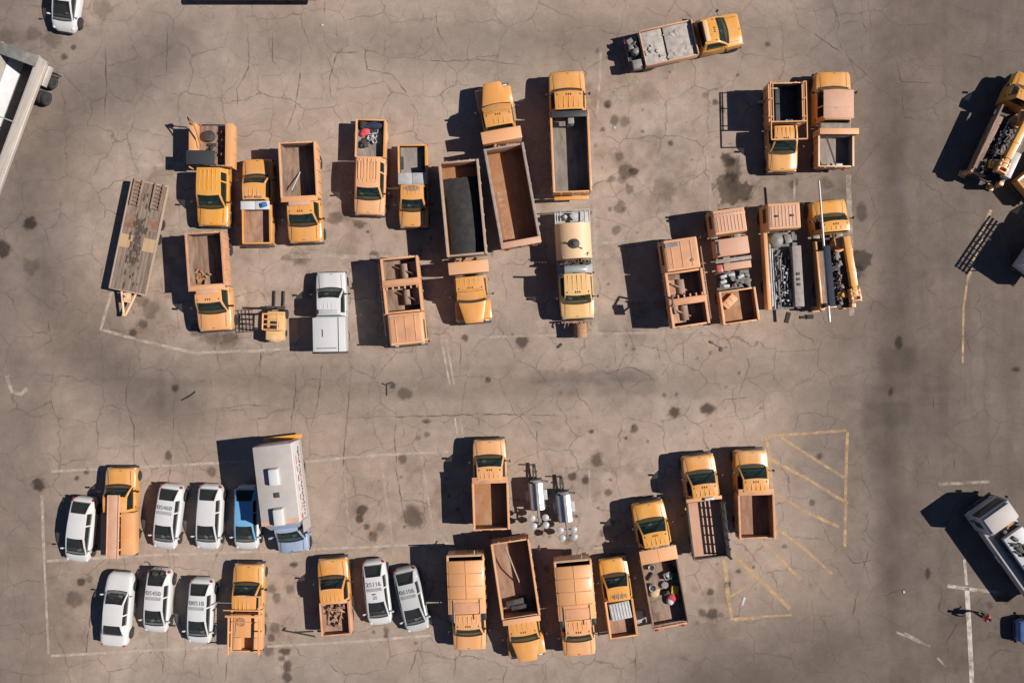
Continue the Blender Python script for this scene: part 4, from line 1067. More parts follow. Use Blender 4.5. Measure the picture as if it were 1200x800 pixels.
c0, c1 = wp(959.5, 212, 2.55), wp(972, 377, 2.55)
b = MB(); Lp = math.hypot(c0[0] - c1[0], c0[1] - c1[1]); b.tube((0, -Lp / 2, 0), (0, Lp / 2, 0), .085, 12, r1=.065)
o = b.build('utility_pole', 'aluminium', None); o.location = ((c0[0] + c1[0]) / 2, (c0[1] + c1[1]) / 2, 2.58); o.rotation_euler = (0, 0, math.atan2(-(c0[0] - c1[0]), c0[1] - c1[1]))
tag(o, 'long thin grey pole carried lengthwise on the left of the yellow boom truck', 'pole')
for y in (t['rb'] - .4, t['yr'] + .25):
    b = MB(); b.box(-1.1, -.55, y - .06, y + .06, 1.0, 2.49); b.build('pole_rest', 'steel_dark', t)
b = MB(); b.box(-1.08, -.68, t['yr'] + .25, t['yr'] + 4.2, 2.70, 2.78)
for y in (t['yr'] + .4, t['yr'] + 4.0): b.box(-1.12, -1.02, y - .05, y + .05, 1.0, 2.705)
b.build('pole_cover', 'navy_cloth', t, bevel=.02)
t = boom_truck('yellow boom truck cut by the right edge, slanting up, with a grey locker', (1211, 90), (1155, 210), 'yellow boom trucks', col='yellow', boomx=.35, tilt=-2, pole=False)
b = MB(); b.box(.75, 1.25, t['yr'] + .5, t['yr'] + 2.3, 1.45, 1.95); b.build('grey_locker', 'galvanised', t, bevel=.03)
pickup('orange truck whose rear corner shows at the right edge below the slanting boom truck', (1290, 150), (1203, 224), hf=1.0, hr=1.3, W=2.0, inn='rust_orange', group='orange pickup trucks', outb='orange')

# =================================================================== right edge
# truck with a ladder rack, mostly outside the picture, that throws the barred shadow
t = dump('truck beyond the right edge with a ladder rack', (1268, 226), (1214, 322), hf=1.1, hr=2.2, col='white', W=2.2, bed=False, group=None, name='rack_truck', cat='truck', inn='bed_grey')
b = MB(); b.box(-1.1, 1.1, t['yr'] + .1, t['rb'] - .15, .9, 2.1); b.build('box_body', 'white', t, bevel=.05)
b = MB()
for x in (-1.15, -.85, -.55, -.25): b.box(x - .05, x + .05, t['yr'] + .05, t['rb'] + .3, 2.98, 3.06)
for k in range(9): b.box(-1.15, -.25, t['yr'] + .1 + k * .42, t['yr'] + .15 + k * .42, 2.99, 3.05)
for x in (-1.1, -.3):
    for y in (t['yr'] + .3, t['rb'] - .4): b.tube((x, y, 2.09), (x, y, 3.0), .04)
b.build('ladder_rack', 'aluminium', t)

t = coe('white cab truck with a flat cab roof, dark sides and open machinery behind', (1165, 597), (1240, 706), hf=2.6, hr=2.3, W=2.4, cabl=1.35, zr=2.6, col='silver', roofmat='van_roof', ribs=0, name='sweeper_truck', cat='sweeper truck', group=None)
Yr, yb = t['yr'], t['yb']
b = MB(); b.box(-1.0, 1.0, yb + .05, t['yf'] - .13, 2.62, 2.70); b.build('white_roof', 'van_roof', t, bevel=.03)
b = MB(); b.box(-1.2, 1.2, Yr, yb - .1, .9, 1.7); b.build('machine_body', 'van_roof', t, bevel=.04)
b = MB(); b.box(-.55, 1.0, Yr + .2, yb - .75, 2.0, 2.35); b.build('white_lid', 'white', t, bevel=.05)
b = MB()
for k in range(14): b.cbox((random.uniform(-.35, .8), yb - random.uniform(1.1, 3.6), 2.42), (random.uniform(.1, .4), random.uniform(.15, .5), .14), random.random())
b.path([(-.3, yb - 1.2, 2.5), (.3, yb - 1.7, 2.6), (.1, yb - 2.4, 2.5)], .05)
b.build('lid_gear', 'steel_dark', t, bevel=.02)
b = MB(); b.box(-.75, 1.1, Yr + .1, yb - .6, 1.69, 2.0); b.tube((-.2, yb - .35, 1.7), (-.2, yb - .35, 2.45), .14, 14); b.cbox((.1, yb - 2, 2.42), (.5, .9, .14), .3); b.build('machine_top', 'steel_dark', t, bevel=.02)
b = MB(); b.lathe([(1.7, .12), (2.2, .12), (2.3, .06)], (.15, yb - .32, 0), 'z', 14); b.cbox((.55, yb - .3, 1.9), (.5, .3, .25)); b.build('amber_beacon', 'rust_orange', t)
b = MB(); b.cbox((-1.26, yb - 2.2, 1.3), (.1, .6, .35)); b.build('white_plate', 'white', t, bevel=.03)

# =================================================================== lower rows
t = pickup('orange pickup carrying a long peach beam between two lockers, pointing up', (141, 547.5), (138.3, 650), hf=1.05, hr=1.3, W=2.08, hood=1.3, bed=False, roofl=.95, inn='rust_orange', name='pickup_truck', group='orange pickup trucks', zh=1.15, zr=1.88)
Yr, rb = t['yr'], t['rb']
b = MB(); b.box(.22, 1.12, Yr + .02, rb - .05, .62, 1.42); b.build('side_locker', 'orange_pale', t, bevel=.03)
b = MB(); b.box(-1.12, -.78, Yr + .02, rb - .05, .62, 1.42); b.build('side_locker', 'peach', t, bevel=.03)
b = MB(); b.box(-.78, .22, Yr + .05, rb - .1, .8, .88)
for y in (Yr + 1.0, Yr + 2.0): b.box(-.775, .215, y - .03, y + .03, .88, 1.36)
b.build('bed', 'rust_orange', t)
for y in (Yr + .4, rb - .25):
    b = MB(); b.box(-.775, .215, y - .06, y + .06, .88, 1.46); b.box(-.35, .214, y - .05, y + .05, 1.42, 1.96); b.build('beam_rest', 'orange', t)
o = loose('steel_beam', 'long faded peach beam lying lengthwise over an orange pickup\'s cab and bed', 'beam', t, .02, 0, 1.965, R(-1), lambda m: (m.box(-.4, .4, Yr - .05, rb + 1.25, 0, .1), m.box(-.4, -.34, Yr - .05, rb + 1.25, .098, .16), m.box(.34, .4, Yr - .05, rb + 1.25, .098, .16)), 'pink_faded')

# box van
c, a, L = frame((344, 648), (318, 521.5), 1.2, 3.3)
t = thing('box_van', 'big white box van with two roof air units and a pale blue cab', 'van', (c.x, c.y, 0), a)
Yf, Yr = L / 2, -L / 2
rb = front_end(t, Yf, 1.0, .75, .75, 2.1, 1.25, 2.25, 'van_blue', 'wide', .4, lights=False, mirrorsz=(.2, .14, .36), mcol='van_blue')
y0, y1 = Yr, rb + .15
b = MB(); b.box(-1.26, 1.26, y0, y1, .7, 3.28, (0, 0, 0, 0, 0, 0)); b.build('box_body', 'white', t, bevel=.05)
b = MB(); b.box(-1.24, 1.24, y0 + .02, y1 - .02, 3.281, 3.31); b.build('roof', 'van_roof', t, bevel=.01)
b = MB(); b.box(-1.24, 1.24, y1 - .3, y1 - .02, 3.312, 3.32); b.build('roof_rim', 'pink_faded', t)
b = MB(); b.loft([[(x, y1 + .002, z) for x, z in ((-1.2, 2.3), (-1.2, 3.1), (1.2, 3.1), (1.2, 2.3))], [(x, y1 + .45, z) for x, z in ((-1.0, 2.28), (-.95, 2.5), (.95, 2.5), (1.0, 2.28))]]); b.build('cab_fairing', 'van_blue', t, bevel=.04)
for y in (y0 + 2.05, y0 + 4.65):
    b = MB(); b.box(-.36, .36, y - .6, y + .6, 3.311, 3.36); b.build('roof_unit_base', 'van_roof', t, bevel=.02)
    b = MB(); b.box(-.34, .34, y - .57, y + .57, 3.36, 3.74, 0, .04, .05); b.build('roof_air_unit', 'white', t, bevel=.06)
b = MB(); b.box(-.17, .17, y0 + 3.08, y0 + 3.42, 3.312, 3.42, 0, .02, .02); b.build('roof_vent', 'steel_dark', t, bevel=.02)
def decal(nm, mat, items):
    b = MB()
    for yy, zz, w, h, r_ in items: b.cbox((-1.264, y0 + yy, zz), (.008, w, h), rx=r_)
    return b.build(nm, mat, t)
decal('side_livery', 'livery_red', [(1.2 + .62 * k, 2.5 - .06 * (k % 3), random.uniform(.3, .6), random.uniform(.12, .4), random.uniform(-.5, .5)) for k in range(7)])
decal('side_lettering', 'livery_dark', [(.5 + .23 * k, 1.75 + .12 * (k % 2), random.uniform(.1, .2), random.uniform(.12, .45), random.uniform(-.6, .6)) for k in range(20)])
decal('side_trim', 'rim_worn', [(2.8, 1.15, 5.2, .16, 0), (2.8, 2.95, 5.2, .05, 0)])
decal('side_door', 'van_roof', [(5.6, 1.75, .8, 1.9, 0)])
b = MB()
for s in (-1, 1): b.box(s * 1.1 - .12, s * 1.1 + .12, y0 - .02, y0, 1.0, 2.9)
b.build('rear_lights', 'lamp_red', t)
b = MB(); b.box(-1.3, 1.3, y0 - .30, y0 - .02, .5, .62); b.build('rear_step', 'yellow', t, bevel=.02)
chassis(t, Yr + .2, rb + .5, .7, .4, [Yr + 1.9], hw=1.2, rim='silver')

# orange pickups in the bottom row
t = pickup('orange pickup with a tall frame rack over its peach bed, pointing up', (291, 660.5), (287.7, 763), hf=1.05, hr=1.3, W=2.1, hood=1.35, ws=.62, roofl=.95, zh=1.15, zr=1.92, col='orange', inn='rust_orange', floor='orange_pale', outb='orange_pale')
Yr, rb = t['yr'], t['rb']
b = MB()
b.box(1.0, 1.13, Yr, rb + 1.1, 1.85, 1.96); b.tube((1.06, rb + 1.05, 1.9), (.2, rb + 1.05, 1.93), .05); b.box(-1.2, 1.2, rb - .35, rb - .2, 1.9, 2.0)
b.box(-1.3, 1.15, rb + .12, rb + .2, 2.02, 2.1)
for y in (Yr + .1, Yr + 1.4, rb - .3):
    b.box(1.02, 1.1, y - .05, y + .05, 1.3, 1.88); b.box(-1.02, -.94, y - .05, y + .05, 1.3, 1.88)
b.box(-1.04, -.92, Yr, rb - .2, 1.85, 1.94)
b.box(-.95, .95, Yr + 1.95, Yr + 2.02, 1.34, 1.42)
b.build('frame_rack', 'orange_pale', t, bevel=.015)
b = MB(); b.box(-.85, .85, Yr + .95, rb - .3, 1.0, 1.34); b.box(-.85, -.3, Yr + .1, Yr + .93, 1.0, 1.32); b.box(.42, .85, Yr + .1, Yr + .93, 1.0, 1.32); b.build('bed_cover', 'orange_pale', t, bevel=.03)
b = MB(); b.lathe([(1.342, .28), (1.37, .3), (1.39, .28), (1.39, .22), (1.36, .2)], (-.3, rb - .85, 0), 'z', 20); b.tube((-.7, Yr + 1.1, 1.35), (-.6, rb - .4, 1.36), .03); b.tube((.5, Yr + 1.1, 1.35), (.5, rb - .4, 1.36), .03); b.build('cable_loop', 'rust_orange', t)

t = pickup('orange pickup pointing up with rusty scrap rails in its bed, right of the van', (388.7, 654), (394, 744), hf=1.05, hr=1.35, W=2.08, hood=1.3, roofl=.85, col='orange', inn='rust', floor='rust', outb='peach_worn', zr=1.9)
cab_shield(t, t['y1'] - .05, .3, 1.85, 1.55, 'pink_faded')
Yr = t['yr']; rails = ((-.1, 1.1, .95, .5), (.25, 1.0, 1.0, -.35), (.5, .9, .9, .75), (-.5, 1.2, 1.02, -.15), (.05, 1.6, 1.1, 1.3), (-.3, .5, .95, 1.2))
for k, (x, y, z, r_) in enumerate(rails):
    loose('scrap_rail', 'rusty rail tossed in an orange pickup\'s bed right of the van', 'rail', t, x, Yr + y, z - .1, r_, lambda m: (m.box(-.05, .05, -.62, .62, 0, .05), m.box(-.02, .02, -.62, .62, .048, .12)), 'rust_brown' if k % 2 else 'peach_worn', 'scrap rails in the pickup', bevel=.008)
for k in range(16):
    loose('scrap_chunk', 'rusty lump of scrap behind the cab of the scrap rail pickup', 'scrap', t, random.uniform(-.65, .65), Yr + random.uniform(.3 if k > 9 else 1.5, 2.1), .79, random.random() * 3, lambda m: [m.cbox((random.uniform(-.1, .1), random.uniform(-.1, .1), .1 + .08 * q), (random.uniform(.15, .3), random.uniform(.1, .22), .14), q) for q in range(3)], 'rust_brown' if k % 2 else 'rust', 'scrap lumps in the pickup')
c0 = wp(350, 741, .2)
b = MB(); b.tube((-1.1, .12, .06), (1.1, -.3, .06), .05); b.tube((-1.1, .12, .06), (-.9, .3, .05), .04); b.tube((-.2, -.02, .06), (1.0, .05, .06), .04)
o = b.build('steel_bar', 'steel_dark', None); o.location = (c0[0], c0[1], .02); tag(o, 'dark steel bars lying on the asphalt left of the scrap rail pickup\'s tailgate', 'bar')

# covered dump trucks
def covered(label, front, rear, **kw):
    t = dump(label, front, rear, hf=1.1, hr=2.6, W=2.25, hood=1.25, ws=.6, roofl=.9, zh=1.45, zr=2.25, zf=1.15, zt=2.5, bw=2.4, inn='black', out='orange_pale', rim='orange_pale', gap=.1, col='orange_pale', group='orange covered dump trucks', ribs=6, mcol='black', **kw)
    Yr, y1 = t['yr'], t['y1']; n = 4
    b = MB(); y0 = Yr + .32; d = (y1 - 1.0 - y0) / 3
    secs = []
    for y in (y0, y0 + .05, (y0 + y1) / 2, y1 - .05, y1):
        z = 2.59 + (.05 if y0 < y < y1 else 0)
        secs.append([(-1.19, y, 2.56), (-1.1, y, z), (0, y, z + .05), (1.1, y, z), (1.19, y, 2.56)])
    b.loft(secs); b.build('cover', 'orange_pale', t, smooth=50)
    b = MB()
    for k in range(1, 4): b.box(-1.08, 1.08, y0 + d * k - .03, y0 + d * k + .03, 2.66, 2.71)
    b.box(-.015, .015, y0, y1 - 1.0, 2.69, 2.72); b.build('cover_seam', 'peach_worn', t, bevel=.01)
    b = MB(); b.box(-.8, .8, y1 - .78, y1 - .12, 2.66, 2.715); b.build('cover_patch', 'peach_worn', t, bevel=.01)
    b = MB()
    for s in (-1, 1): b.tube((s * .86, y1 - 1.0, 2.7), (s * .86, y1 + .5, 2.72), .035)
    b.tube((-1.22, Yr - .05, 2.62), (1.22, Yr - .05, 2.62), .05); b.tube((-.6, Yr - .05, 2.6), (-.6, Yr - .3, 2.5), .04); b.build('cover_bar', 'rim_worn', t)
    for s in (-1, 1):
        b = MB(); b.box(s * 1.05 - .18, s * 1.05 + .18, t['rb'] + .02, t['rb'] + .5, 1.5, 2.15); b.build('air_cleaner', 'black', t, bevel=.05)
covered('peach covered dump truck right of the slanted silver hatchback', (551, 761), (545, 651))
covered('peach covered dump truck between the open rusty dump truck and a pickup', (679.5, 767.5), (671, 657))

t = dump('bonneted orange dump truck pointing down with a long open rusty bed between covered trucks', (619, 774), (597.5, 634), hf=1.35, hr=2.5, W=2.5, style='narrow', hood=1.6, zh=1.6, zr=2.45, roofl=.95, zf=1.2, zt=2.45, bw=2.5, inn='rust', out='peach_worn', rim='peach', tandem=True, tyre=.47, gap=.1, ribs=7, col='orange')
b = MB(); b.box(-1.25, 1.25, t['y1'] - .02, t['y1'] + .35, 2.5, 2.62); b.build('cab_shield', 'peach', t, bevel=.03)
b = MB(); b.cbox((.25, t['y1'] - .75, 1.45), (1.3, .5, .5), .1); b.cbox((-.3, t['y1'] - .5, 1.75), (1.8, .3, .12), .05); b.build('tarp_roll', 'steel_dark', t, bevel=.05)
loose('bent_pole', 'long pale pole leaning lengthwise in a long open rusty dump bed', 'pole', t, .0, t['yr'], 1.2, 0, lambda m: m.path([(.35, .3, 1.2), (-.05, 2.2, .9), (-.25, 3.4, .1)], .05), 'rim_worn', bevel=0)

t = pickup('orange pickup with a slightly askew white box in its bed, pointing up', (717.5, 653), (731.3, 746), hf=1.0, hr=1.3, W=1.98, hood=1.2, roofl=.85, ws=.65, col='yellow', inn='rust_orange', floor='rust', outb='orange_pale')
b = MB(); b.ball((0, t['rb'] + .42, 1.86), .5, 14, sc=(1.2, .45, .10)); b.build('roof_rust', 'rust_brown', t)
def ribbed_box(m):
    m.box(-.72, .72, -.6, .6, 0, .42, 0, .03, .03)
    for k in range(7): m.box(-.60 + k * .2 - .04, -.60 + k * .2 + .04, -.52, .52, .419, .45)
loose('white_box', 'white ribbed box standing in an orange pickup\'s bed behind the cab', 'box', t, .0, t['y1'] - .72, .8 + .2, R(4), ribbed_box, 'junk_white', bevel=.02)
c0 = wp(749, 722, .1); b = MB(); b.box(-.3, .3, -.42, .42, .0, .10); b.box(-.24, .24, -.36, .36, .10, .14)
o = b.build('pallet_box', 'galvanised', None, bevel=.02); o.location = (c0[0], c0[1], .004); o.rotation_euler = (0, 0, -.1); tag(o, 'low grey box on the asphalt beside the pickup with the white box', 'box')

t = dump('orange truck pointing up with a junk filled flat bed and a wide peach headboard', (757.8, 587), (785.8, 736), col='yellow', hf=1.1, hr=1.1, W=2.25, hood=1.25, ws=.72, roofl=.85, zh=1.45, zr=2.25, bed=False, group='orange flatbed trucks', name='flatbed_truck', cat='flatbed truck', gap=.1)
Yr, y1 = t['yr'], t['y1']
b = MB(); b.box(-1.2, 1.2, Yr + .45, y1 - .9, 1.0, 1.1); b.build('deck', 'rust_brown', t, bevel=.01)
b = MB(); b.box(-1.2, -1.1, Yr + .45, y1 - .9, 1.0, 1.45); b.box(1.1, 1.2, Yr + .45, y1 - .9, 1.0, 1.95); b.box(-1.09, 1.09, Yr + .45, Yr + .55, 1.1, 1.5); b.build('side_board', ['rust_brown'], t, bevel=.01)
b = MB(); b.box(-1.24, 1.24, y1 - .9, y1, 2.0, 2.1); b.box(-1.24, 1.24, y1 - .95, y1 - .85, 1.0, 2.0); b.box(-.01, .01, y1 - .89, y1 - .02, 2.1, 2.12)
b.build('headboard', 'peach', t, bevel=.02)
b = MB()
for k in range(6): b.cbox((-1.0 + .4 * k, y1 + .02, 2.11), (.14, .1, .05))
b.build('headboard_rust', 'rust_brown', t)
b = MB(); b.box(-1.2, 1.2, Yr, Yr + .12, .7, .85); b.box(-.5, .45, Yr + .1, Yr + .46, .75, .8)
for x in (-1.0, .8): b.box(x - .15, x + .2, Yr + .1, Yr + .44, .6, .7)
b.build('rear_frame', 'peach_worn', t, bevel=.01)
def bin_(m, r=.3, h=.5): m.lathe([(0, .02), (0, r * .9), (h, r), (h, r * .9), (.08, r * .82), (.08, .02)], (0, 0, 0), 'z', 18)
jx = [('metal_bucket', 'shiny metal bucket at the front left of the junk filled flatbed', 'bucket', -.55, y1 - 1.4, lambda m: bin_(m, .22, .35), 'galvanised'),
      ('black_pipe', 'short black pipe behind the metal bucket on the junk filled flatbed', 'pipe', -.75, y1 - 2.0, lambda m: m.tube((-.12, -.3, .1), (.15, .25, .1), .1, 12), 'black'),
      ('white_drum', 'white drum midway along the left of the junk filled flatbed', 'drum', -.72, y1 - 2.75, lambda m: bin_(m, .25, .4), 'junk_white'),
      ('straw_bag', 'straw coloured sack behind the white drum on the junk filled flatbed', 'sack', -.65, y1 - 3.15, lambda m: sack(m, .7, .6, .25), 'straw'),
      ('white_bin', 'white bin near the right side board of the junk filled flatbed', 'bin', .45, y1 - 2.15, lambda m: (crate(m, .5, .4, .35), m.cbox((.05, .02, .2), (.3, .25, .2), .3)), 'junk_white'),
      ('green_tub', 'green tub against the right side board of the junk filled flatbed', 'tub', .85, y1 - 2.3, lambda m: bin_(m, .25, .4), 'green_plastic'),
      ('yellow_bin', 'yellow bin against the right side board of the junk filled flatbed', 'bin', .72, y1 - 3.15, lambda m: (crate(m, .42, .5, .4), m.cbox((0, 0, .25), (.34, .4, .2))), 'yellow_plastic'),
      ('red_tarp', 'red bundle next to the yellow bin on the junk filled flatbed', 'bundle', .55, y1 - 3.65, lambda m: (sack(m, .9, .6, .3), sack(m, .5, .9, .25)), 'red_cloth'),
      ('white_sack', 'white sack beside the red bundle on the junk filled flatbed', 'sack', .28, y1 - 3.85, lambda m: sack(m, .5, .6, .28), 'junk_white'),
      ('plywood_sheet', 'thin plywood sheet lying at the rear left of the junk filled flatbed', 'sheet', -.55, y1 - 4.1, lambda m: m.box(-.5, .5, -.4, .4, 0, .03), 'deck_wood'),
      ('grey_coil', 'grey hose coil in the middle of the junk filled flatbed', 'coil', .1, y1 - 2.75, lambda m: [m.lathe([(-.03, .17), (-.03, .24), (.03, .24), (.03, .17)], (.02 * q, 0, .06 + .06 * q), 'z', 16) for q in range(3)], 'steel_grey'),
      ('rusty_motor', 'dark rusty motor behind the grey coil on the junk filled flatbed', 'motor', .15, y1 - 3.3, lambda m: (m.tube((-.2, 0, .2), (.2, .05, .2), .16, 14), m.box(-.15, .15, -.2, .2, 0, .1), m.cbox((0, .05, .38), (.14, .14, .1))), 'steel_dark'),
      ('chain_heap', 'heap of dark chain along the right board of the junk filled flatbed', 'chain', .8, y1 - 1.5, lambda m: [m.cbox((random.uniform(-.2, .2), random.uniform(-.5, .5), random.uniform(.03, .2)), (.18, .07, .06), random.random() * 3) for q in range(26)], 'steel_dark')]
for nm, lb, ct, x, y, fn, mt in jx: loose(nm, lb, ct, t, x, y, 1.1, random.uniform(-.4, .4), fn, mt)

t = dump('orange dump truck with barred side stakes over its pinkish bed', (817, 532), (834, 655), hf=1.1, hr=1.7, W=2.25, hood=1.2, ws=.72, roofl=.8, zh=1.45, zr=2.25, zf=1.1, zt=1.45, bw=2.3, inn='rust_brown', out='steel_grey', rim='steel_dark', floor='pink_faded', gap=.3, ribs=6, t=.07)
Yr, y1 = t['yr'], t['y1']
b = MB()
for k in range(4): b.box(1.1 - .04, 1.1 + .04, Yr + .02, y1 - .03, 1.55 + k * .26, 1.67 + k * .26)
for k in range(7): b.box(1.14, 1.2, Yr + .05 + k * (y1 - Yr - .2) / 6, Yr + .15 + k * (y1 - Yr - .2) / 6, 1.2, 2.5)
b.build('stake_side', 'steel_dark', t, bevel=.008)
b = MB(); b.box(-1.2, 1.2, y1 + .0, y1 + .24, 1.4, 1.6); b.build('headboard', 'peach', t, bevel=.02)
b = MB(); b.box(.0, .62, y1 + .03, y1 + .22, 1.6, 1.78); b.build('light_box', 'white', t, bevel=.03)
b = MB(); b.box(-1.32, -1.17, y1 - .5, y1 - .35, 1.3, 1.45); b.build('side_bracket', 'orange', t)

dump('orange dump truck with a clean edged rusty bed beside the yellow hatched lines', (879, 526), (887.3, 631.5), hf=1.1, hr=2.0, W=2.25, hood=1.15, ws=.75, roofl=.8, zh=1.45, zr=2.25, zf=1.1, zt=2.05, bw=2.35, inn='rust_orange', floor='rust', out='peach_worn', rim='peach_worn', gap=.1, shield=.42, gate_drop=.25)
dump('orange dump truck in front of the two chrome light towers, pointing up', (573, 514), (576.2, 620.5), col='orange_pale', hf=1.1, hr=2.0, W=2.25, hood=1.2, ws=.6, roofl=.8, zh=1.45, zr=2.25, zf=1.1, zt=2.05, bw=2.35, inn='rust', floor='rust_orange', out='peach_worn', rim='peach', gap=.1, shield=.40)

# two towable light towers
def light_tower(label, px, py, rz):
    c0 = wp(px, py, 1.0)
    t = thing('light_tower', label, 'light tower', (c0[0], c0[1], 0), rz, 'towable light towers'); t.scale = (.9, .9, .9)
    b = MB(); pr = [(-.55, .55), (-.58, 1.0), (-.46, 1.32), (-.2, 1.45), (.2, 1.45), (.46, 1.32), (.58, 1.0), (.55, .55)]
    b.loft([[(x, y, z) for x, z in pr] for y in (-1.0, -.98, .95, 1.0)]); b.build('canopy', 'polished', t, smooth=25)
    b = MB(); b.box(-.5, .5, -1.2, 1.25, .38, .55); b.tube((-.12, 1.2, .45), (-.05, 2.35, .45), .07); b.tube((.12, 1.2, .45), (.05, 2.35, .45), .07)
    b.tube((0, 2.2, .02), (0, 2.2, 1.05), .05, 10); b.cbox((0, 2.2, .95), (.3, .08, .08)); b.cbox((.0, 1.75, .5), (.4, .12, .1)); b.build('frame', 'steel_dark', t)
    b = MB(); b.box(-.42, .42, .99, 1.22, .6, 1.3); b.build('end_panel', 'steel_grey', t, bevel=.04)
    for s in (-1, 1):
        wheel(t, s * .68, -.05, .3, .18, 'silver', side=s)
        b = MB(); b.box(s * .68 - .13, s * .68 + .13, -.42, .36, .62, .66); b.build('mudguard', 'galvanised', t, bevel=.02)
        for y in (-.9, .9):
            b = MB(); b.tube((s * .5, y, .45), (s * .95, y, .45), .035); b.tube((s * .95, y, .03), (s * .95, y, .75), .03); b.build('stabiliser', 'steel_grey', t)
    b = MB(); b.tube((0, 1.1, 1.58), (0, -1.5, 1.58), .08, 10); b.tube((-.62, -1.5, 1.55), (.62, -1.5, 1.55), .05); b.tube((-.55, -2.0, 1.5), (.55, -2.0, 1.5), .05); b.tube((0, -1.4, 1.5), (0, -2.1, 1.5), .06); b.tube((0, -1.25, .5), (0, -1.25, 1.5), .06); b.build('mast', 'steel_grey', t)
    for x, y in ((-.5, -1.5), (.5, -1.55), (-.42, -2.1), (.48, -2.1)):
        b = MB(); b.lathe([(.0, .05), (.05, .2), (.2, .26), (.24, .25), (.3, .12), (.32, .04)], (x, y, 1.45), 'z', 18); h = b.build('lamp_head', 'galvanised', t, smooth=50)
        b = MB(); b.lathe([(-.01, .03), (-.012, .19)], (x, y, 1.448), 'z', 16); b.build('lens', 'lamp_clear', h)
    return t
light_tower('chrome towable light tower nearer the orange dump truck, with lamps lowered', 629, 581, R(5))
light_tower('chrome towable light tower farther from the orange dump truck, with lamps lowered', 661.5, 595, R(6))

# aluminium end tipper at the left edge
pF, pR = Vector(wp(24, 58, 2.9)), Vector(wp(-52, 262, 2.9))
d = pF - pR; L = d.length; a = math.atan2(-d.x, d.y); c = (pF + pR) / 2
t = thing('tipping_trailer', 'long aluminium tipping trailer cut by the left edge', 'trailer', (c.x, c.y, 0), a)
hw = 1.28
b = MB()
for s in (-1, 1):
    b.loft([[(s * x, y, z) for x, z in ((hw - .12, 1.5), (hw, 2.86), (hw - .12, 2.86), (hw - .1, 1.9), (.62, 1.2))] for y in (-L / 2, L / 2)])
    b.box(s * hw - .10, s * hw + .08, -L / 2, L / 2 + .05, 2.80, 2.92)
b.build('side_wall', 'aluminium', t, bevel=.01, smooth=25)
b = MB(); b.box(-.7, .7, -L / 2, L / 2, 1.15, 1.22); b.build('floor_plate', 'rim_grey', t)
for s in (-1, 1):
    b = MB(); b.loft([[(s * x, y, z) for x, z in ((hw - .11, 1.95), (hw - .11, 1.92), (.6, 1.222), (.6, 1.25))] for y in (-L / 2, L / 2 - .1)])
    b.build('slope_sheet', 'polished' if s < 0 else 'bed_dark', t)  # right sheet dark: the right wall's shadow put into its colour
b = MB(); b.box(-.55, .75, -L / 2 + .1, L / 2 - .2, 1.225, 1.24); b.build('floor_shade', 'steel_dark', t)  # dark sheet painting the right wall's shadow on the floor
b = MB(); b.box(-hw + .1, hw - .1, L / 2 - .14, L / 2 - .02, 1.2, 2.9); b.box(-hw - .06, hw + .06, L / 2 - .75, L / 2 + .0, 2.93, 3.02); b.build('end_wall', 'steel_grey', t, bevel=.02)
b = MB()
b.box(hw - .1, hw + .06, L / 2 - 1.6, L / 2 - .2, 1.1, 1.5); b.box(hw - .06, hw + .05, -L / 2, L / 2 - .3, 1.9, 2.0); b.build('side_post', 'aluminium', t, bevel=.01)
b = MB()
for s in (-1, 1): b.box(s * .45 - .06, s * .45 + .06, -L / 2, L / 2 - .1, .85, 1.14)
b.build('chassis', 'steel_dark', t)
b = MB(); b.tube((-hw - .1, L / 2 - 4.6, 2.95), (hw + .1, L / 2 - 4.6, 2.95), .04); b.build('cross_bar', 'aluminium', t)
for y in (L / 2 - 1.05, L / 2 - 2.25):
    for s in (-1, 1): wheel(t, s * (hw - .10), y, .47, .28, 'polished', side=s, dual=True)
for s in (-1, 1):
    b = MB(); b.box(s * 1.1 - .32, s * 1.1 + .42, L / 2 - .5, L / 2 - .42, .3, .9); b.build('mudflap', 'rubber', t)

# flat trailer edge seen at the top
c0 = wp(298, -21.5, 1.0)
t = thing('flatbed_trailer', 'dark red flatbed trailer whose edge shows along the top', 'trailer', (c0[0], c0[1], 0), R(90))
b = MB(); b.box(-1.1, 1.1, -4.2, 4.2, .9, 1.0); b.build('deck', 'deck_wood', t)
b = MB()
for s in (-1, 1): b.box(s * 1.15 - .05, s * 1.15 + .05, -4.2, 4.2, .8, 1.04)
b.box(-1.1, 1.1, -4.25, -4.15, .8, 1.04); b.box(-1.1, 1.1, 4.15, 4.25, .8, 1.04); b.build('side_rail', 'deck_plate', t)
for y in (-2.6, -1.6):
    for s in (-1, 1): wheel(t, s * 1.0, y, .38, .24, 'steel_grey', side=s)

# =================================================================== the person
pc = wp(1156, 723.5, 1.2)
t = thing('person', 'person in a red top and dark trousers walking beside the white line', 'person', (pc[0], pc[1], 0), R(60))
def skin(name, joints, edges, mat, parent, sub=2):
    me = bpy.data.meshes.new(name); me.from_pydata([j[0] for j in joints], edges, [])
    o = bpy.data.objects.new(name, me); COL.objects.link(o); o.parent = parent
    o.modifiers.new('Skin', 'SKIN').use_smooth_shade = True
    for v, j in zip(me.skin_vertices[0].data, joints): v.radius = (j[1], j[1] * (j[2] if len(j) > 2 else 1))
    me.skin_vertices[0].data[0].use_root = True
    s = o.modifiers.new('Sub', 'SUBSURF'); s.levels = s.render_levels = sub
    me.materials.append(M[mat]); return o
hips, chest, neck, head = (0, 0, .95), (0, .02, 1.35), (0, .04, 1.50), (0, .07, 1.64)
fl, fr = (-.1, .32, .05), (.1, -.26, .09)
def limb(s, swing): return [((s * .19, .03, 1.42), .055), ((s * .25, -.06 + .1 * swing, 1.16), .043), ((s * .24, .06 + .22 * swing, .92), .032), ((s * .235, .10 + .24 * swing, .84), .036)]
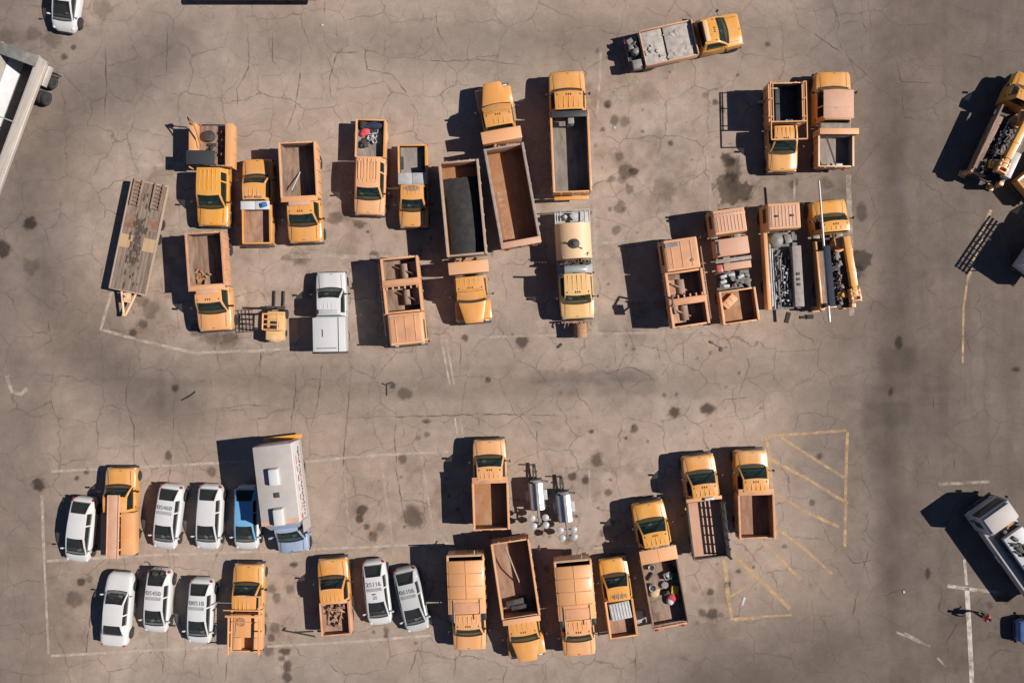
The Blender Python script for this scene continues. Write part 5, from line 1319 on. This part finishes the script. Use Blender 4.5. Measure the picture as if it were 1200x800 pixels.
J = [(hips, .14), ((0, .01, 1.15), .13), (chest, .16), (neck, .055), ((0, .05, 1.57), .085), ((0, .07, 1.68), .095), ((0, .06, 1.75), .06)]
E = [(0, 1), (1, 2), (2, 3), (3, 4), (4, 5), (5, 6)]
for s, foot, knee, sw in ((-1, fl, (-.1, .22, .50), -1), (1, fr, (.1, .0, .5), 1)):
    n = len(J); J += [((s * .1, .0, .88), .085), (knee, .06), ((foot[0], foot[1] - .03, foot[2] + .04), .04), ((foot[0], foot[1] + .14, foot[2]), .04)]
    E += [(0, n), (n, n + 1), (n + 1, n + 2), (n + 2, n + 3)]
    n = len(J); L4 = limb(s, sw); J += L4; E += [(2, n), (n, n + 1), (n + 1, n + 2), (n + 2, n + 3)]
    for f in range(5):
        n2 = len(J); hx, hy, hz = L4[3][0]; o = (f - 2) * .018
        J += [((hx, hy + o, hz - .05), .009), ((hx - s * .015, hy + o, hz - .09 + abs(f - 2) * .006), .008)]
        E += [(n + 3, n2), (n2, n2 + 1)]
skin('body', J, E, 'skin', t)
skin('top', [((0, 0, .98), .155, .85), ((0, .01, 1.15), .145, .85), ((0, .02, 1.36), .17, .8), ((0, .035, 1.46), .085)] + [(p, r + .02) for s, sw in ((-1, -1), (1, 1)) for p, r in limb(s, sw)[:2]],
     [(0, 1), (1, 2), (2, 3), (2, 4), (4, 5), (2, 6), (6, 7)], 'red_cloth', t)
skin('trousers', [((0, 0, .96), .15, .85), ((-.1, 0, .86), .10), ((-.1, .22, .5), .075), ((-.1, .30, .14), .06), ((.1, 0, .86), .10), ((.1, .0, .5), .075), ((.1, -.27, .17), .06)], [(0, 1), (1, 2), (2, 3), (0, 4), (4, 5), (5, 6)], 'jeans', t)
b = MB(); b.ball((0, .045, 1.715), .108, 14, sc=(.95, 1.08, .9)); b.build('hair', 'hair', t)

# =================================================================== small things on the asphalt
def scrap(name, label, cat, px, py, rz, fn, mat, group=None, bevel=0):
    mb = MB(); fn(mb); o = mb.build(name, mat, None, bevel=bevel); c0 = wp(px, py); o.location = (c0[0], c0[1], .006); o.rotation_euler = (0, 0, rz); tag(o, label, cat, group)
strip = lambda l, w: (lambda m: m.box(-l / 2, l / 2, -w / 2, w / 2, 0, .05))
scrap('rubber_strip', 'curved dark rubber strip lying in the empty lane at left', 'rubber strip', 221, 464, .3, lambda m: m.path([(-.5, -.12, .03), (-.1, -.06, .05), (.3, .05, .04), (.55, .16, .03)], .045), 'rubber')
scrap('rubber_strip', 'short dark plank at the foot of the pipe laden works truck', 'plank', 923, 372, R(75), strip(.75, .26), 'rubber')
scrap('rubber_strip', 'dark wedge on the asphalt right of the short dark plank', 'wedge', 945, 371.5, .05, lambda m: (m.box(-.45, .45, -.1, .1, 0, .06), m.box(.0, .45, -.14, .16, .058, .12)), 'rubber')
scrap('steel_offcut', 'small dark offcut in the lane below the orange barrel', 'offcut', 656, 405, .7, strip(.4, .16), 'steel_dark')
scrap('steel_offcut', 'dark T shaped scrap in the lane below the peach hopper truck', 'scrap', 453.5, 455, 0, lambda m: (m.box(-.03, .03, -.5, .3, 0, .05), m.cbox((.22, .36, .03), (.42, .12, .05), .3), m.cbox((-.2, .3, .03), (.25, .08, .05), -.4)), 'steel_dark')
scrap('steel_offcut', 'pair of small dark bits in the lane right of the hopper truck', 'offcut', 840, 406, -.4, lambda m: (m.box(-.6, -.35, .05, .2, 0, .05), m.box(.25, .45, -.2, .1, 0, .05), m.tube((-.3, .1, .02), (.3, .0, .02), .02)), 'steel_dark')
scrap('white_scrap', 'white paper scrap near the bottom yellow corner of the hatched lines', 'paper', 871, 704, R(70), lambda m: m.box(-.3, .3, -.09, .09, 0, .02, 0, .03, .02), 'junk_white')
for k, (px, py) in enumerate(((1160, 281), (1150, 281), (1059, 693), (378, 30), (720, 150))):
    scrap('paper_bit', 'tiny pale scrap of litter on the open asphalt', 'litter', px, py, k, strip(.16, .12), 'junk_white', 'tiny pale litter')

# =================================================================== ground
def vnoise(X, Y, cell, seed):
    rng = np.random.RandomState(seed)
    gx, gy = X / cell + 500.3, Y / cell + 500.7
    ix, iy = np.floor(gx).astype(int), np.floor(gy).astype(int)
    fx, fy = gx - ix, gy - iy
    fx, fy = fx * fx * (3 - 2 * fx), fy * fy * (3 - 2 * fy)
    T = rng.rand(256, 256)
    g = lambda a, b: T[a % 256, b % 256]
    return (g(ix, iy) * (1 - fx) + g(ix + 1, iy) * fx) * (1 - fy) + (g(ix, iy + 1) * (1 - fx) + g(ix + 1, iy + 1) * fx) * fy
def fbm(X, Y, cell, seed, o=4):
    return sum(vnoise(X, Y, cell / 2 ** k, seed + k) * .5 ** k for k in range(o)) / sum(.5 ** k for k in range(o))

far = [60, 90, 160, 320, 700, 1600]
dx = np.arange(-39, 39.01, .10); dy = np.arange(-27, 27.01, .10)
xs = np.concatenate([[-f for f in far[::-1]], dx, far]); ys = np.concatenate([[-f for f in far[::-1]], dy, far])
X, Y = np.meshgrid(xs, ys); nx, ny = len(xs), len(ys)
PX, PY = X * S + 600, 400 - Y * S
sm = lambda e0, e1, v: (lambda t: t * t * (3 - 2 * t))(np.clip((v - e0) / (e1 - e0), 0, 1))
val = 1.0 + .17 * (fbm(X, Y, 9, 1) - .5) * 2 + .13 * (fbm(X, Y, 2.2, 11) - .5) * 2 + .09 * (fbm(X, Y, .5, 21, 3) - .5) * 2
warm = (fbm(X, Y, 6, 31) - .5) * 2
# driven lanes: darker and greyer asphalt
wob = (fbm(X, Y, 8, 41) - .5) * 60
lane = np.zeros_like(X)
lane = np.maximum(lane, .66 * np.exp(-((PX + wob - 1050) / 52) ** 2) * sm(-60, 120, PY))
lane = np.maximum(lane, .54 * sm(960, 1050, PX + wob))
lane = np.maximum(lane, .42 * sm(870, 1000, PX + wob) * sm(640, 520, np.abs(PY - 400)))
dl = np.hypot((PX - 260) / 1.0, (PY - 270) / .95)
lane = np.maximum(lane, .50 * np.exp(-((dl - 225 + wob * .5) / 55) ** 2) * sm(330, 180, PX))
lane = np.maximum(lane, .40 * sm(150, 20, PX + wob))
lane = np.maximum(lane, .25 * np.exp(-((PY + wob * .5 - 450) / 40) ** 2))
lane = np.maximum(lane, .26 * np.exp(-((PY + wob * .4 - 45) / 36) ** 2))
lane = np.maximum(lane, .58 * sm(640, 790, PY + wob * .5 + (PX - 900) * .25) * sm(640, 850, PX))
lane = np.maximum(lane, .15 * sm(755, 800, PY))
lane *= .84 + .32 * fbm(X, Y, 2.5, 51)
# long wheel marks along the lanes
streak = fbm(X * .12, Y * 1.6, 1.2, 61); streakv = fbm(X * 1.6, Y * .12, 1.2, 71)
val *= 1 - .10 * np.exp(-((PY - 450) / 45) ** 2) * sm(.45, .75, streak) - .10 * sm(1000, 1060, PX) * sm(.45, .75, streakv)
val *= 1 - lane
RGB = np.stack([val * (1 + .035 * warm - .05 * lane), val * (1 - .005 * warm - .005 * lane), val * (1 - .05 * warm + .06 * lane)], -1)
# oil, water and rubber marks
n1 = fbm(X, Y, .55, 81, 3); n2 = fbm(X, Y, .18, 91, 2)
def stain(px, py, r, k, asp=1.0, soft=.35, hue=(1, .93, .88)):
    sel = (np.abs(PX - px) < r * 3 + 6) & (np.abs(PY - py) < r * 3 * max(1, asp) + 6)
    if not sel.any(): return
    d = np.hypot(PX[sel] - px, (PY[sel] - py) / asp) / (r * .92) + (n1[sel] - .5) * 1.1 + (n2[sel] - .5) * .6 - .08
    a = k * (1 - sm(1 - soft, 1 + soft, d))
    for q in range(3): RGB[sel, q] *= 1 - np.clip(a * 1.12, 0, 1) * (1 - .27 * hue[q])
for st in [(45, 568, 8, .9), (857, 224, 21, .75, .95, .10, (1.1, 1.05, .95)), (866, 228, 16, .3, .95, .10, (1.1, 1.05, .95)), (859, 198, 10, .7, 1.3), (853, 188, 8, .6), (852, 186, 7, .6), (1008, 305, 15, .75, .75, .12, (.9, .95, 1.05)), (1000, 318, 10, .6, 1, .2, (.9, .95, 1)), (995, 297, 8, .7, .9, .2, (.9, .95, 1)),
           (483, 605, 12, .7), (425, 597, 6, .9), (422, 608, 4.5, .9), (430, 616, 4, .8), (437, 629, 6, .6), (446, 617, 5, .5), (700, 538, 8, .75), (671, 558, 5, .9), (686, 563, 4, .9), (713, 577, 4, .7), (693, 505, 3.5, .9), (789, 483, 7, .95), (829, 479, 8, .95, .8), (744, 502, 5, .8), (733, 513, 2, .9), (778, 463, 3, .6),
           (712, 122, 5, .8), (720, 142, 5, .7), (732, 143, 6, .5), (706, 152, 3, .7), (786, 168, 4, .8), (838, 120, 4, .8), (846, 128, 4, .6), (827, 111, 4, .5), (725, 183, 5, .6), (733, 200, 8, .7), (742, 201, 5, .9), (728, 211, 5, .5), (726, 243, 6, .6), (722, 270, 5, .6), (738, 222, 5, .6), (775, 225, 14, .4), (716, 210, 5, .6),
           (35, 262, 7, .9), (2, 292, 9, .95), (37, 311, 9, .4), (155, 390, 5, .8), (168, 379, 6, .7), (175, 362, 9, .5, 1.3), (165, 352, 7, .5), (268, 396, 9, .6), (232, 385, 8, .6), (250, 395, 14, .45, .6), (270, 262, 4, .5),
           (391, 256, 9, .6, .7), (422, 262, 8, .7, .6), (431, 272, 2, .9), (438, 300, 5, .7), (350, 302, 14, .5, .5), (473, 461, 9, .6, .7), (460, 452, 4, .8), (572, 445, 3, .8), (500, 494, 4, .8, .6), (612, 401, 6, .8, 1.2), (545, 396, 4, .8), (500, 509, 3, .6), (471, 537, 5, .7), (490, 513, 3, .5),
           (95, 682, 4, .9), (88, 702, 9, .55), (105, 678, 3, .5), (344, 661, 5, .9, .6), (319, 690, 6, .6), (323, 700, 5, .6), (322, 735, 6, .6), (318, 747, 4, .7), (335, 763, 6, .9, .8), (315, 762, 7, .6), (337, 780, 5, .8, 1.3), (336, 793, 5, .8), (330, 771, 4, .7), (340, 690, 6, .5),
           (853, 684, 4, .9), (833, 693, 4, .8), (835, 719, 6, .8), (823, 718, 5, .7), (866, 669, 3.5, .8), (883, 664, 2, .8), (845, 720, 3, .5), (814, 690, 5, .3), (919, 640, 3, .6), (952, 589, 4, .7), (960, 534, 3, .7), (640, 665, 4, .5), (650, 655, 3, .6), (665, 632, 5, .4), (705, 625, 4, .6),
           (438, 740, 3, .7), (452, 745, 3, .7), (452, 738, 4, .6), (487, 753, 3, .6), (310, 720, 4, .6), (1053, 402, 4, .8, 1.6), (1044, 461, 3, .7, 1.8), (1190, 433, 5, .8, .5), (90, 560, 3, .8), (101, 552, 3, .8), (197, 533, 4, .8, 1.5), (247, 553, 5, .6), (75, 67, 5, .8), (86, 56, 3, .8), (205, 455, 4, .8), (120, 10, 12, .4), (60, 45, 12, .45),
           (40, 40, 8, .4), (8, 45, 10, .4), (700, 60, 3, .5), (900, 52, 3, .7), (930, 215, 5, .6), (968, 215, 8, .5), (1010, 248, 6, .6, 1.6), (1087, 672, 3, .8, 2), (1180, 700, 6, .5), (1170, 700, 4, .5), (1160, 708, 4, .5), (560, 590, 4, .2), (935, 360, 4, .5)]: stain(*st)
rng = np.random.RandomState(5)
for k in range(240):
    zone = [(430, 540, 400, 110), (100, 660, 800, 110), (640, 60, 240, 330), (130, 150, 480, 260), (640, 400, 260, 120), (430, 540, 400, 110), (640, 60, 240, 330)][rng.randint(7)]
    stain(zone[0] + rng.rand() * zone[2], zone[1] + rng.rand() * zone[3], rng.uniform(.8, 2.3), rng.uniform(.25, .7))
for k in range(26):
    zone = [(430, 540, 400, 110), (640, 60, 240, 330), (130, 150, 480, 260), (1050, 600, 150, 200)][rng.randint(4)]
    stain(zone[0] + rng.rand() * zone[2], zone[1] + rng.rand() * zone[3], rng.uniform(5, 11), rng.uniform(.1, .24), rng.uniform(.6, 1.5), .6)
dirt = np.zeros_like(X)
for x0, x1, y0, y1 in ((140, 530, 180, 410), (620, 830, 90, 400), (830, 1000, 190, 260), (400, 560, 530, 650), (300, 350, 650, 770), (640, 760, 480, 660), (800, 900, 650, 740), (55, 200, 640, 760), (1100, 1200, 690, 800)):
    dirt = np.maximum(dirt, sm(x0 - 25, x0 + 25, PX + wob * .5) * sm(x1 + 25, x1 - 25, PX + wob * .5) * sm(y0 - 25, y0 + 25, PY + wob * .5) * sm(y1 + 25, y1 - 25, PY + wob * .5))
dn = sm(.50, .72, fbm(X, Y, 1.5, 111, 5)) * .20 + sm(.56, .70, fbm(X, Y, .6, 121, 4)) * .12
pale = sm(.55, .75, fbm(X, Y, 2.4, 131, 5)) * .12
for q, h_ in enumerate((.92, 1.0, 1.08)): RGB[..., q] *= (1 - dirt * dn * h_) * (1 + pale * (1 - lane))
def smear(x0, x1, y0, y1, k, hue=(.95, .97, 1.0)):
    m = sm(x0 - 5, x0 + 8, PX + wob * .1) * sm(x1 + 5, x1 - 8, PX + wob * .1) * sm(y0 - 4, y0 + 4, PY + (n1 - .5) * 10) * sm(y1 + 4, y1 - 4, PY + (n1 - .5) * 10) * (.5 + fbm(X, Y, .9, 101))
    for q in range(3): RGB[..., q] *= 1 - np.clip(k * m, 0, 1) * (1 - .5 * hue[q])
smear(620, 770, 434, 450, .6); smear(650, 690, 452, 463, .4); smear(700, 775, 450, 462, .4); smear(185, 194, 415, 492, .5); smear(202, 213, 420, 470, .35); smear(1030, 1075, 405, 440, .35); smear(1010, 1070, 470, 500, .4)
smear(640, 660, 500, 560, .12); smear(0, 12, 60, 75, .5); smear(15, 40, 38, 48, .3)
for x0, x1, y0, y1 in ((655, 690, 490, 545), (130, 170, 345, 352), (640, 700, 60, 75)): smear(x0, x1, y0, y1, -.18)
me = bpy.data.meshes.new('asphalt_ground')
V = np.stack([X.ravel(), Y.ravel(), np.zeros(X.size)], -1)
i = np.arange((ny - 1) * (nx - 1)); r_, c_ = i // (nx - 1), i % (nx - 1)
q = r_ * nx + c_
F = np.stack([q, q + 1, q + nx + 1, q + nx], -1)
me.vertices.add(len(V)); me.vertices.foreach_set('co', V.ravel())
me.loops.add(F.size); me.loops.foreach_set('vertex_index', F.ravel())
me.polygons.add(len(F)); me.polygons.foreach_set('loop_start', np.arange(len(F)) * 4)
me.update(calc_edges=True)
at_ = me.color_attributes.new('wear', 'FLOAT_COLOR', 'POINT')
C4 = np.concatenate([np.clip(RGB.reshape(-1, 3), .05, 1.6) * .5, np.ones((X.size, 1))], -1)
at_.data.foreach_set('color', C4.ravel().astype(np.float32))
g = bpy.data.objects.new('asphalt_ground', me); COL.objects.link(g); tag(g, kind='structure')

m, nt, b = nodes_of('asphalt')
tc = N(nt, 'ShaderNodeTexCoord'); P = tc.outputs['Object']
wear = N(nt, 'ShaderNodeAttribute', attribute_name='wear')
w2 = mix(nt, 1.0, wear.outputs['Color'], (2, 2, 2), 'MULTIPLY')
GROUND = (.318, .246, .201)
c = mix(nt, 1.0, w2, GROUND, 'MULTIPLY')
def mul(c, src, lo, hi, p0=.3, p1=.7):
    return mix(nt, 1.0, c, ramp(nt, src, [(p0, (lo,) * 3), (p1, (hi,) * 3)]).outputs[0], 'MULTIPLY')
fine = noise(nt, P, 55, 3, .7); mid = noise(nt, P, 6, 5, .65); big = noise(nt, P, 1.1, 4, .6, .6)
c = mul(c, fine, .80, 1.16); c = mul(c, mid, .91, 1.06); c = mul(c, big, .90, 1.06)
def warp(scale, amt):
    n = N(nt, 'ShaderNodeTexNoise'); n.inputs['Scale'].default_value = scale; n.inputs['Detail'].default_value = 4
    nt.links.new(P, n.inputs['Vector'])
    s_ = N(nt, 'ShaderNodeVectorMath', operation='SUBTRACT'); s_.inputs[1].default_value = (.5, .5, .5); nt.links.new(n.outputs['Color'], s_.inputs[0])
    k = N(nt, 'ShaderNodeVectorMath', operation='SCALE'); k.inputs['Scale'].default_value = amt; nt.links.new(s_.outputs[0], k.inputs[0])
    ad = N(nt, 'ShaderNodeVectorMath', operation='ADD'); nt.links.new(P, ad.inputs[0]); nt.links.new(k.outputs[0], ad.inputs[1])
    return ad.outputs[0]
def cracks(c, scale, rnd, width, dark, gate_scale, g0, g1, amt, seedoff):
    v = N(nt, 'ShaderNodeTexVoronoi', feature='DISTANCE_TO_EDGE', voronoi_dimensions='2D'); v.inputs['Scale'].default_value = scale; v.inputs['Randomness'].default_value = rnd
    o = N(nt, 'ShaderNodeVectorMath', operation='ADD'); o.inputs[1].default_value = (seedoff, seedoff * .7, 0)
    nt.links.new(warp(.9, amt), o.inputs[0]); nt.links.new(o.outputs[0], v.inputs['Vector'])
    e = ramp(nt, v.outputs['Distance'], [(0, (1, 1, 1)), (width * scale, (0, 0, 0))])
    gt = ramp(nt, noise(nt, o.outputs[0], gate_scale, 3, .6), [(g0, (0, 0, 0)), (g1, (1, 1, 1))])
    mm = N(nt, 'ShaderNodeMath', operation='MULTIPLY'); nt.links.new(e.outputs[0], mm.inputs[0]); nt.links.new(gt.outputs[0], mm.inputs[1])
    m2 = N(nt, 'ShaderNodeMath', operation='MULTIPLY'); nt.links.new(mm.outputs[0], m2.inputs[0]); m2.inputs[1].default_value = dark
    return mix(nt, m2.outputs[0], c, (.085, .062, .05))
c = cracks(c, .36, .75, .06, .62, .35, .36, .58, 1.1, 3.1)
c = cracks(c, .62, .9, .04, .46, .45, .44, .62, .9, 17.7)
c = cracks(c, 1.5, 1, .022, .22, .22, .56, .70, .5, 41.3)
nt.links.new(c, b.inputs['Base Color']); b.inputs['Roughness'].default_value = .92; b.inputs['Specular IOR Level'].default_value = .25
bp = N(nt, 'ShaderNodeBump'); bp.inputs['Strength'].default_value = .35; bp.inputs['Distance'].default_value = .02
nt.links.new(fine, bp.inputs['Height']); nt.links.new(bp.outputs[0], b.inputs['Normal'])
me.materials.append(m)

# ---- ribbons lying on the ground: joints and painted lines
def ribbon(mb, pts, width, jitter=0, z=.004, step=.35, taper=False):
    P_ = [Vector(p) for p in pts]; out = []
    for a_, b_ in zip(P_, P_[1:]):
        n = max(1, int((b_ - a_).length / step))
        out += [a_.lerp(b_, k / n) for k in range(n)]
    out.append(P_[-1]); n = len(out); L_ = []; R_ = []
    for k, p in enumerate(out):
        d = (out[min(k + 1, n - 1)] - out[max(k - 1, 0)]).normalized(); q_ = Vector((-d.y, d.x))
        w = width / 2
        if taper: w *= max(.15, min(1, min(k, n - 1 - k) / max(1, n * .3))) * random.uniform(.55, 1.2)
        off = q_ * random.uniform(-jitter, jitter)
        a_, b_ = p + off + q_ * w, p + off - q_ * w
        L_.append(mb.pt((a_.x, a_.y, z))); R_.append(mb.pt((b_.x, b_.y, z)))
    for k in range(n - 1): mb.face((R_[k], R_[k + 1], L_[k + 1], L_[k]))
G = lambda *pp: [wp(x, y) for x, y in pp]
jm, nt, b = nodes_of('joint_dark')
tr = N(nt, 'ShaderNodeBsdfTransparent'); mx = N(nt, 'ShaderNodeMixShader'); tc = N(nt, 'ShaderNodeTexCoord')
nt.links.new(ramp(nt, noise(nt, tc.outputs['Object'], 1.3, 4), [(.36, (0, 0, 0)), (.62, (.5, .5, .5))]).outputs[0], mx.inputs[0])
b.inputs['Base Color'].default_value = (.085, .062, .05, 1); b.inputs['Roughness'].default_value = .95
nt.links.new(tr.outputs[0], mx.inputs[1]); nt.links.new(b.outputs[0], mx.inputs[2]); nt.links.new(mx.outputs[0], nt.nodes['Material Output'].inputs['Surface'])
mb = MB()
for pl in [[(157, 396), (153, 420), (147, 470), (157, 500), (157, 560), (150, 620)], [(205, 455), (202, 520), (198, 560), (197, 640), (200, 690), (196, 760), (200, 800)], [(345, 415), (347, 450), (340, 510)], [(379, 415), (371, 480), (362, 505)], [(412, 425), (404, 520), (402, 560), (410, 640)], [(307, 400), (303, 450)],
           [(400, 490), (450, 488), (520, 487), (560, 485), (640, 486), (690, 490)], [(464, 470), (463, 520), (466, 560), (480, 640)], [(631, 490), (629, 515), (632, 540)], [(560, 480), (562, 500)],
           [(393, 24), (396, 60), (386, 90), (388, 112), (397, 127)], [(443, 33), (428, 60), (430, 82), (460, 88), (478, 112), (487, 128), (500, 130)], [(386, 60), (410, 62), (430, 58)], [(318, 35), (320, 72), (330, 80)], [(355, 50), (352, 85), (345, 130), (330, 165)], [(485, 85), (488, 70), (520, 72), (560, 70), (620, 78)], [(510, 10), (514, 40), (524, 55)], [(380, 0), (381, 22)],
           [(975, 0), (980, 17), (983, 29), (981, 47)], [(929, 6), (935, 30), (957, 42), (990, 64), (1012, 85), (1030, 100)], [(1057, 98), (1058, 120), (1060, 138), (1082, 141)], [(1010, 0), (1010, 24), (1017, 38)], [(1035, 55), (1050, 70), (1056, 96), (1075, 96), (1100, 98)], [(1126, 64), (1150, 68), (1155, 85)], [(1008, 24), (985, 28)],
           [(866, 240), (862, 210), (868, 170)], [(970, 395), (1000, 398)], [(930, 378), (938, 392), (952, 398), (955, 410)], [(840, 478), (850, 468), (866, 467), (885, 466)], [(865, 467), (872, 444), (878, 430), (874, 412)], [(720, 398), (722, 430)], [(770, 402), (775, 425)], [(800, 400), (802, 432)], [(700, 440), (740, 430), (760, 440), (772, 452)], [(895, 470), (896, 500)], [(540, 400), (540, 440)],
           [(480, 790), (487, 770), (490, 756)], [(535, 790), (533, 765)], [(745, 800), (745, 760), (744, 755)], [(590, 800), (591, 780)], [(640, 800), (639, 776)], [(380, 770), (392, 785), (410, 792)], [(110, 680), (104, 740), (97, 790)], [(235, 800), (232, 770)], [(263, 800), (268, 768)], [(190, 800), (192, 770), (188, 755)], [(330, 760), (336, 780), (336, 800)],
           [(1120, 700), (1130, 720), (1110, 750), (1112, 790)], [(1160, 690), (1150, 700), (1140, 712)], [(1150, 760), (1160, 740), (1175, 748)], [(1165, 795), (1158, 770), (1172, 760), (1195, 765)], [(1105, 690), (1100, 715), (1120, 725)], [(1085, 535), (1091, 550)], [(1118, 535), (1117, 550)], [(1130, 385), (1140, 422)], [(1000, 620), (1020, 640), (1010, 670)], [(985, 640), (1000, 660), (1030, 655)], [(1005, 690), (1000, 720), (1012, 735)], [(1025, 700), (1060, 690), (1062, 720)],
           [(122, 40), (125, 95), (122, 150)], [(196, 25), (195, 95)], [(290, 25), (292, 80), (278, 105), (280, 140)], [(40, 410), (60, 400), (55, 370)], [(20, 490), (60, 470), (70, 500)], [(250, 480), (290, 474), (320, 476)], [(560, 530), (560, 560)], [(200, 690), (220, 760)], [(1094, 462), (1094, 480)], [(1132, 450), (1130, 480)]]:
    ribbon(mb, G(*pl), .095, .05, .004, .3, True)
o = mb.build('ground_cracks', jm, None, smooth=0); tag(o, kind='structure')

def line_mat(name, col, lo, hi, mx_):
    m, nt, b = nodes_of(name); tr = N(nt, 'ShaderNodeBsdfTransparent'); mx = N(nt, 'ShaderNodeMixShader'); tc = N(nt, 'ShaderNodeTexCoord')
    n = noise(nt, tc.outputs['Object'], 1.7, 6, .62, .3)
    nt.links.new(ramp(nt, n, [(lo, (0, 0, 0)), (hi, (mx_,) * 3)]).outputs[0], mx.inputs[0])
    b.inputs['Base Color'].default_value = (*col, 1); b.inputs['Roughness'].default_value = .85
    nt.links.new(tr.outputs[0], mx.inputs[1]); nt.links.new(b.outputs[0], mx.inputs[2]); nt.links.new(mx.outputs[0], nt.nodes['Material Output'].inputs['Surface'])
    return m
wl, wf, yl = line_mat('line_white', (.56, .47, .40), .28, .66, .72), line_mat('line_faint', (.50, .41, .34), .32, .66, .68), line_mat('line_yellow', (.62, .40, .20), .30, .66, .70)
wb_ = line_mat('line_bright', (.60, .54, .47), .28, .60, .8)
def lines(name, mat, specs, z=.008):
    mb = MB()
    for pl, w in specs: ribbon(mb, G(*pl), w / S, .008, z, .5)
    o = mb.build(name, mat, None, smooth=0); tag(o, kind='structure')
lines('white_parking_lines', wl, [([(131, 342), (118, 386), (170, 400), (235, 415)], 3.4), ([(235, 413), (300, 411), (365, 406)], 3.2), ([(60, 552), (180, 546), (300, 540)], 3), ([(355, 541), (440, 533), (525, 529)], 3), ([(55, 657), (180, 650), (300, 646), (420, 641), (535, 636)], 3), ([(60, 768), (150, 763), (262, 757)], 3), ([(313, 757), (420, 751), (505, 744)], 3),
                                ([(49, 580), (52, 660)], 3.5), ([(52, 660), (57, 766)], 2.6), ([(517, 398), (527, 450)], 2.4), ([(523, 398), (532, 450)], 2.4), ([(533, 490), (536, 508)], 2), ([(539, 490), (542, 508)], 2), ([(695, 642), (722, 640), (760, 638)], 2)])
lines('faint_parking_lines', wf, [([(402, 545), (410, 640)], 3), ([(447, 540), (460, 640)], 3), ([(494, 535), (510, 640)], 3), ([(460, 642), (462, 668)], 2.4), ([(410, 645), (412, 660)], 2.4), ([(497, 640), (500, 660)], 2.4), ([(640, 545), (640, 560)], 2), ([(690, 545), (692, 600)], 2), ([(994, 205), (997, 290), (998, 370)], 6), ([(697, 225), (697, 390)], 6), ([(931, 210), (931, 235)], 2.4), ([(160, 194), (225, 192)], 4),
                                ([(1161, 246), (1146, 285), (1134, 330)], 4), ([(700, 285), (780, 280)], 4), ([(833, 205), (832, 250)], 3), ([(700, 140), (704, 60)], 3), ([(560, 395), (830, 388)], 3), ([(800, 658), (802, 730)], 3), ([(850, 660), (853, 700)], 5), ([(340, 300), (470, 302)], 5), ([(505, 300), (515, 302)], 8), ([(1050, 740), (1085, 755)], 2.5), ([(1060, 741), (1090, 757)], 2), ([(1098, 770), (1108, 780)], 2.5), ([(8, 440), (14, 458), (24, 462), (32, 455)], 5)])
lines('bright_parking_lines', wb_, [([(1130, 655), (1133, 685)], 3.2), ([(1133, 688), (1136, 740), (1139, 800)], 5.5), ([(1110, 686), (1145, 691)], 4)])
lines('bay_line_ends', wf, [([(1145, 691), (1175, 694)], 4), ([(1100, 567), (1160, 564)], 3.5)])
lines('yellow_hatched_lines', yl, [([(1161, 246), (1148, 285), (1134, 325), (1129, 360), (1128, 425)], 2.6), ([(898, 511), (940, 508), (992, 504)], 3.2), ([(898, 511), (904, 570), (910, 632)], 4), ([(993, 506), (991, 560), (990, 640)], 3.6), ([(915, 512), (950, 535), (990, 560)], 3.4), ([(903, 538), (950, 563), (993, 590)], 3.6), ([(909, 578), (945, 600), (983, 617)], 3.6), ([(912, 620), (945, 645), (975, 672)], 3.2), ([(892, 634), (915, 656), (938, 678)], 4), ([(857, 648), (890, 680), (926, 713)], 4.6), ([(848, 655), (853, 700), (858, 726)], 4), ([(860, 725), (890, 723)], 4), ([(890, 722), (928, 720)], 2.4), ([(854, 700), (876, 686)], 2.6)], .012)

# =================================================================== camera, light, sky
cam = bpy.data.objects.new('camera', bpy.data.cameras.new('camera')); COL.objects.link(cam); SC.camera = cam
cam.location = (0, 0, H); cam.rotation_euler = (0, 0, 0)
cam.data.sensor_width = 36; cam.data.sensor_fit = 'HORIZONTAL'; cam.data.lens = 36 * H / (1200 / S); cam.data.clip_end = 4000; cam.data.clip_start = .5
EL = 43
sun = bpy.data.objects.new('sun', bpy.data.lights.new('sun', 'SUN')); COL.objects.link(sun)
sun.data.energy = 5.0; sun.data.angle = R(.53); sun.data.color = (1, .93, .84); sun.rotation_euler = (0, R(90 - EL), R(-1)); sun.location = (60, 0, 60)
wd = bpy.data.worlds.new('World'); SC.world = wd; wd.use_nodes = True
nt = wd.node_tree; bg = nt.nodes['Background']
sky = nt.nodes.new('ShaderNodeTexSky'); sky.sky_type = 'NISHITA'; sky.sun_disc = False; sky.sun_elevation = R(EL); sky.sun_rotation = R(91); sky.altitude = 3000; sky.air_density = .7; sky.dust_density = 0; sky.ozone_density = 2.5
nt.links.new(sky.outputs[0], bg.inputs['Color']); bg.inputs['Strength'].default_value = .065
vs = SC.view_settings; vs.view_transform = 'Standard'; vs.look = 'None'; vs.exposure = 0.36; vs.gamma = 1; vs.use_curve_mapping = False
